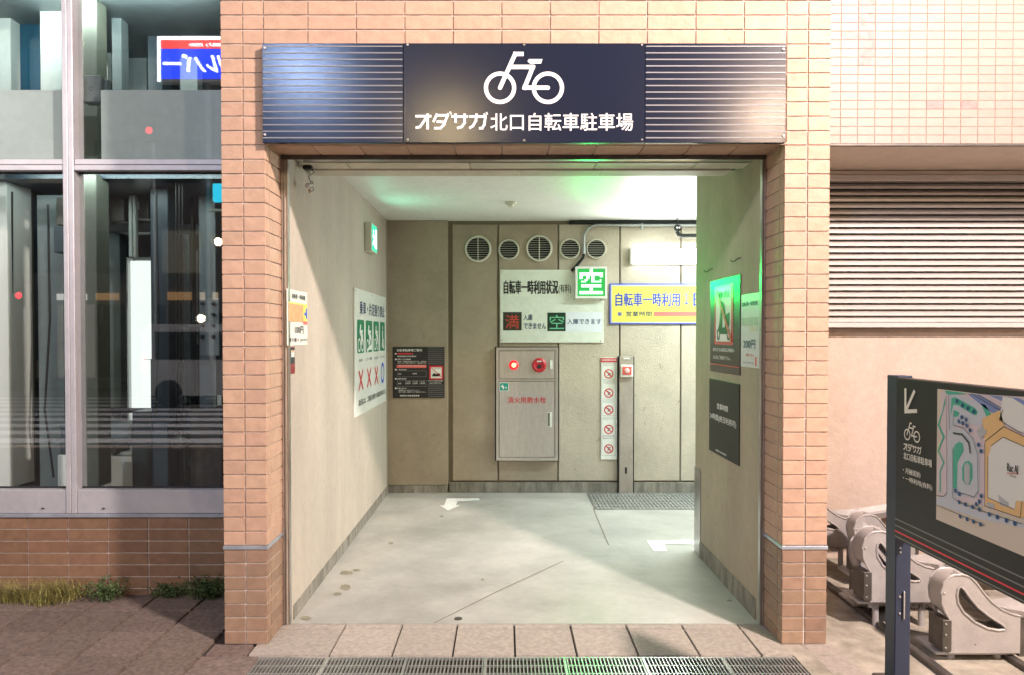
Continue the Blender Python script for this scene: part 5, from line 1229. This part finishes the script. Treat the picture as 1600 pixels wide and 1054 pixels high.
tag(part('concrete_kerb', G().bbox(1.63, 1.75, 2.6, 3.26, .001, .02, .006), m_rackd), 'dark flat kerb strip beside the right pillar', 'kerb')

# ================================================================== WEEDS
def weed(px, py, wpx, hgt, nb, dry, label):
    p = hitZ(px, py); rr = random.Random(int(px * 7)); g = G(); hw = wpx / 270 / 2
    for k in range(nb):
        bx_ = rr.gauss(0, hw * .5); by = rr.uniform(-.05, .05); h = hgt * rr.uniform(.4, 1.1); a = rr.uniform(0, 6.28); ln = h * rr.uniform(.2, 1.3); wd = rr.uniform(.0008, .0019) * (1 if dry else 1.2)
        b0 = Vector((p.x + bx_, min(p.y + by, YL - .01), 0)); d = Vector((math.cos(a), math.sin(a) * .8 - .25, 0)); side = Vector((-d.y, d.x, 0)).normalized() * wd
        pts = [b0 + d * ln * (s ** 1.6) + Vector((0, 0, h * (s - .32 * s * s * (1 if dry else .4)))) for s in (0, .35, .7, 1)]
        for q_ in pts: q_.y = min(q_.y, YL - .004)
        vs = []
        for i, q_ in enumerate(pts): w_ = side * (1, .9, .6, .08)[i]; vs += [q_ - w_, q_ + w_]
        g.add(vs, [(0, 1, 3, 2), (2, 3, 5, 4), (4, 5, 7, 6)])
        if not dry:
            for s in range(7):
                f_ = rr.uniform(.25, 1); q_ = b0 + d * ln * (f_ ** 1.6) + Vector((0, 0, h * (f_ - .13 * f_ * f_))); q_.y = min(q_.y, YL - .012)
                e1 = Vector((rr.uniform(-1, 1), rr.uniform(-1, .5), rr.uniform(-.4, .8))).normalized() * rr.uniform(.008, .016); e2 = e1.cross(Vector((rr.uniform(-1, 1), rr.uniform(-1, 1), rr.uniform(-1, 1)))).normalized() * e1.length * .4
                g.add([q_, q_ + e1 * .5 + e2, q_ + e1, q_ + e1 * .5 - e2], [(0, 1, 2, 3)])
    tag(part('weed_clump', g, m_grassm if dry else m_leafm), label, 'weed', 'weeds along the low wall')
weed(20, 938, 80, .17, 520, True, 'dry yellow grass clump at the left end of the low wall')
weed(70, 942, 60, .12, 300, True, 'short dry grass spilling over the paving in the middle of the clumps')
weed(97, 934, 70, .17, 420, True, 'dry yellow grass clump right of the spilling grass')
weed(168, 936, 45, .13, 110, False, 'small leafy green weed alone on the low wall foot')
weed(268, 930, 50, .09, 90, False, 'low shaded weed between the two leafy ones')
weed(325, 932, 50, .14, 160, False, 'leafy green weed against the left pillar')

# ================================================================== THE STREET BEHIND THE CAMERA (seen mirrored in the glass)
def mir(px, py, Y): h = hitY(px, py, 2 * YG - Y); return Vector((h.x, Y, h.z))
FB = lambda y: Frame((0, y, 0), (-1, 0, 0), (0, 0, 1))     # faces the passage (+y)
def bldg(x0, x1, y, h, m, lb, lit):
    t = thing('street_building', lb, 'building', ((x0 + x1) / 2, y, 0)); part('wall', G().box(x0, x1, y - 6, y, 0, h), m, t)
    n = 0; z = 3.6
    while z < h - 1.5:
        x = x0 + 1
        while x < x1 - 1.6:
            o = part('window', G().box(x, x + 1.3, y, y + .05, z, z + 1.4), m_dark if random.random() > lit else emis('w%d' % 0, (1, .85, .6), .8) if False else (m_dark if random.random() > lit else m_winlit), t); x += 2.2
        z += 3
    return t
m_winlit = emis('lit_window', (1, .86, .62), .25)
m_shop = emis('lit_shop_front', (1, .88, .74), 1.2)
m_fac = M('street_facade', (.16, .15, .15), .8, mott=.1)
b1 = bldg(-19, -8.2, -16, 14, m_fac, 'dark building across the street with few lit windows', .25)
b2 = bldg(-8, 2.4, -16.2, 11, M('street_facade_tan', (.22, .18, .14), .8), 'tan building across the street, lit shop at its foot', .35)
b3 = bldg(2.6, 16, -16, 16, m_fac, 'tall building across the street at the lamp side', .3)
shop_m = [emis('shop_warm', (1, .80, .55), 1.6), emis('shop_white', (1, .95, .88), 2.4), emis('shop_amber', (1, .55, .22), 1.0), emis('shop_dim', (.9, .75, .6), .35), m_dark, m_dark]
rs = random.Random(5)
for b_, x0, x1, yb in ((b1, -18, -9, -16), (b2, -7.6, 2.0, -16.2), (b3, 3.2, 15, -16)):
    x = x0
    while x < x1:
        wd_ = rs.uniform(.7, 1.5); hh = rs.choice((2.1, 2.4, 2.4, 1.5)); z0_ = .15 if hh > 2 else .95
        if rs.random() < .72:
            o = part('shop_window', G().box(x, x + wd_, yb, yb + .05, z0_, z0_ + hh), rs.choice(shop_m), b_)
            for k in range(rs.randrange(2, 6)):
                u = rs.uniform(x + .05, x + wd_ - .3); z_ = rs.uniform(z0_, z0_ + hh - .6); part('display_shelf', G().box(u, u + rs.uniform(.05, .28), yb + .055, yb + .12, z_, z_ + rs.uniform(.04, .6)), rs.choice((m_dark, m_fac, m_rackd)), o)
        if rs.random() < .5: part('fascia_sign', G().box(x, x + wd_ * .8, yb, yb + .08, 2.7, 2.7 + rs.uniform(.15, .4)), rs.choice(shop_m[:4]), b_)
        x += wd_ + rs.choice((.08, .1, .6))
def street_lamp(px, py, Y, col, en, sz, lb, real=None):
    p = real if real is not None else (lambda h: Vector((h.x, Y, h.z)))(hitY(px, py, 2 * YS - Y))
    t = thing('street_lamp', lb, 'street lamp', (p.x, p.y, 0), 'street lamps')
    dx = .9 if p.x > 1 else -.9
    ex = p.x + dx if real is not None else p.x
    part('pole', G().tube([(ex, p.y - .25, -.05), (ex, p.y - .25, p.z + .1), (ex + (p.x - ex) * .5, p.y - .12, p.z + .25), (p.x, p.y, p.z + .2)], .045, 10), m_pipe, t, smooth=True)
    part('lamp_head', G().bbox(p.x - .18, p.x + .18, p.y - .12, p.y + .12, p.z + .17, p.z + .25, .02), m_pipe, t)
    part('lamp_bowl', G().lathe(Frame((p.x, p.y, p.z + .168), (1, 0, 0), (0, -1, 0)), 0, 0, [(.12, 0), (.10, .03), (.05, .04)], 16), emis('lamp_glow_%d' % int(px), col, 6), t)
    if real is None or px < 0: lamp('street_lamp_light', 'POINT', (p.x, p.y, p.z), en, col, sz)
    return t
street_lamp(0, 0, 0, (1, .85, .7), 30, .10, 'tall street lamp right of the camera lighting the facade', real=MAIN + Vector((0, 0, .12)))
street_lamp(470, 105, -6.0, (.45, .62, 1), 950, .28, 'street lamp with bluish light across the road')
street_lamp(702, 206, -9.0, (1, .75, .38), 520, .12, 'street lamp with yellow light across the road')
street_lamp(1206, 182, -5.0, (1, .72, .5), 700, .07, 'street lamp with orange light at the far kerb')
street_lamp(-1, 0, 0, (1, .9, .82), 750, .12, 'added fill lamp on a pole left of the camera, brightening the map board', real=Vector((-7.2, -1.2, 4.6)))  # added fill lamp, placed to brighten the face of the map board
# lit sign seen mirrored
Y = -12.5
a = mir(246, 128, Y); b = mir(395, 57, Y)
t = thing('lit_sign_box', 'blue and red lit shop sign across the street, mirrored in the window', 'sign', ((a.x + b.x) / 2, Y, 0))
part('sign_case', G().bbox(a.x, b.x, Y - .3, Y - .002, a.z, b.z, .02), m_white, t)
part('sign_pole', G().tube([((a.x + b.x) / 2, Y - .15, 0), ((a.x + b.x) / 2, Y - .15, a.z)], .1, 10), m_pipe, t)
F = FB(Y); hgt = b.z - a.z; e1 = emis('sign_blue', (.02, .05, .85), 9); e2 = emis('sign_red', (1, .06, .05), 9); e3 = emis('sign_white', (.9, .95, 1), 11)
part('blue_field', G().frect(F, -b.x + .05, -a.x - .1, a.z + .08, a.z + hgt * .72, .001), e1, t)
part('red_field', G().frect(F, -b.x + .05, -a.x - .1, a.z + hgt * .73, b.z - .12, .001), e2, t)
part('white_edge', G().frect(F, -a.x - .09, -a.x, a.z, b.z, .002).frect(F, -b.x, -a.x - .1, b.z - .1, b.z, .002), e3, t)
text(F, 'シルバー', -b.x + .1, -a.x - .25, a.z + hgt * .2, a.z + hgt * .6, .02, e3, t, .035, italic=.28)
text(F, '不動産', -b.x + .4, -a.x - .9, a.z + hgt * .77, b.z - .2, .02, e3, t, .02)
# signals, lamps
def sig(px, py, Y, col, e, lb, s=.16):
    p = mir(px, py, Y); t = thing('traffic_signal', lb, 'traffic signal', (p.x, Y, 0))
    part('signal_pole', G().tube([(p.x, Y - .2, 0), (p.x, Y - .2, p.z + .3)], .06, 8), m_pipe, t); part('signal_case', G().bbox(p.x - .2, p.x + .2, Y - .15, Y - .002, p.z - .3, p.z + .3, .02), m_rackd, t)
    part('lit_lens', G().disc(FB(Y), -p.x, p.z, s, .002, 20), emis('signal_%s' % lb[:3], col, e), t)
sig(29, 462, -10, (1, .01, .02), 22, 'red pedestrian signal across the street', .075)
sig(233, 204, -11, (1, .03, .03), 8, 'high red traffic signal farther along the street', .09)
p = mir(343, 301, -12); tag(part('shop_lamp_sign', G().bbox(p.x - .2, p.x + .35, -12.2, -12, p.z - .25, p.z + .25, .02), emis('cyan_sign', (.03, .6, .85), 6)), 'small cyan lit shop sign across the street', 'sign')
for (px, py, c_, e, lb) in ((341, 378, (1, .7, .45), 30, 'warm wall lamp on the shop across the street'), (314, 498, (1, .85, .6), 26, 'low warm lamp beside the parked van'), (121, 11, (1, .85, .6), 20, 'upper small warm lamp reflected near the mullion'), (122, 65, (1, .85, .6), 24, 'lower small warm lamp reflected near the mullion')):
    p = mir(px, py, -13); tag(part('wall_lamp', G().lathe(FB(-13), -p.x, p.z, [(.10, -.1), (.12, 0), (.06, .06)], 14), emis('bulb%d' % px, c_, e)), lb, 'lamp')
# parked van
p = mir(322, 600, -8.5)
t = thing('parked_van', 'light grey van parked across the street, mirrored in the window', 'van', (p.x, -8.5, -.05))
bx0 = p.x - 1.1
pr = [(0, .25), (3.3, .25), (3.35, .8), (3.0, 1.0), (2.6, 1.7), (2.4, 1.82), (.15, 1.82), (0, 1.6)]
F = Frame((bx0, -7.7, -.05), (1, 0, 0), (0, 0, 1))
part('body', G().prism(Frame((bx0, -9.2, -.05), (1, 0, 0), (0, 0, 1)), pr, -1.5, 0), M('van_paint', (.45, .45, .45), .3, coat=.5), t)
F = Frame((bx0 + 3.3, -7.695, -.05), (-1, 0, 0), (0, 0, 1))
part('side_window', G().flat(F, [(.75, 1.05), (1.7, 1.05), (1.7, 1.65), (.95, 1.65)], .004), m_dark, t); part('side_window', G().flat(F, [(1.8, 1.05), (3.0, 1.05), (3.0, 1.65), (1.8, 1.65)], .004), m_dark, t)
for X_ in (.6, 2.7):
    for yy in (-7.72, -9.15): part('wheel', G().lathe(Frame((bx0 + X_, yy, .25), (-1, 0, 0), (0, 0, 1)), 0, 0, [(.3, -.12), (.3, .06), (.17, .08), (.15, .05)], 22), m_rubber, t)
part('tail_lamp', G().fbox(F, 3.22, 3.3, .8, 1.1, .001, .02), emis('tail_red', (1, .02, .02), 10), t)
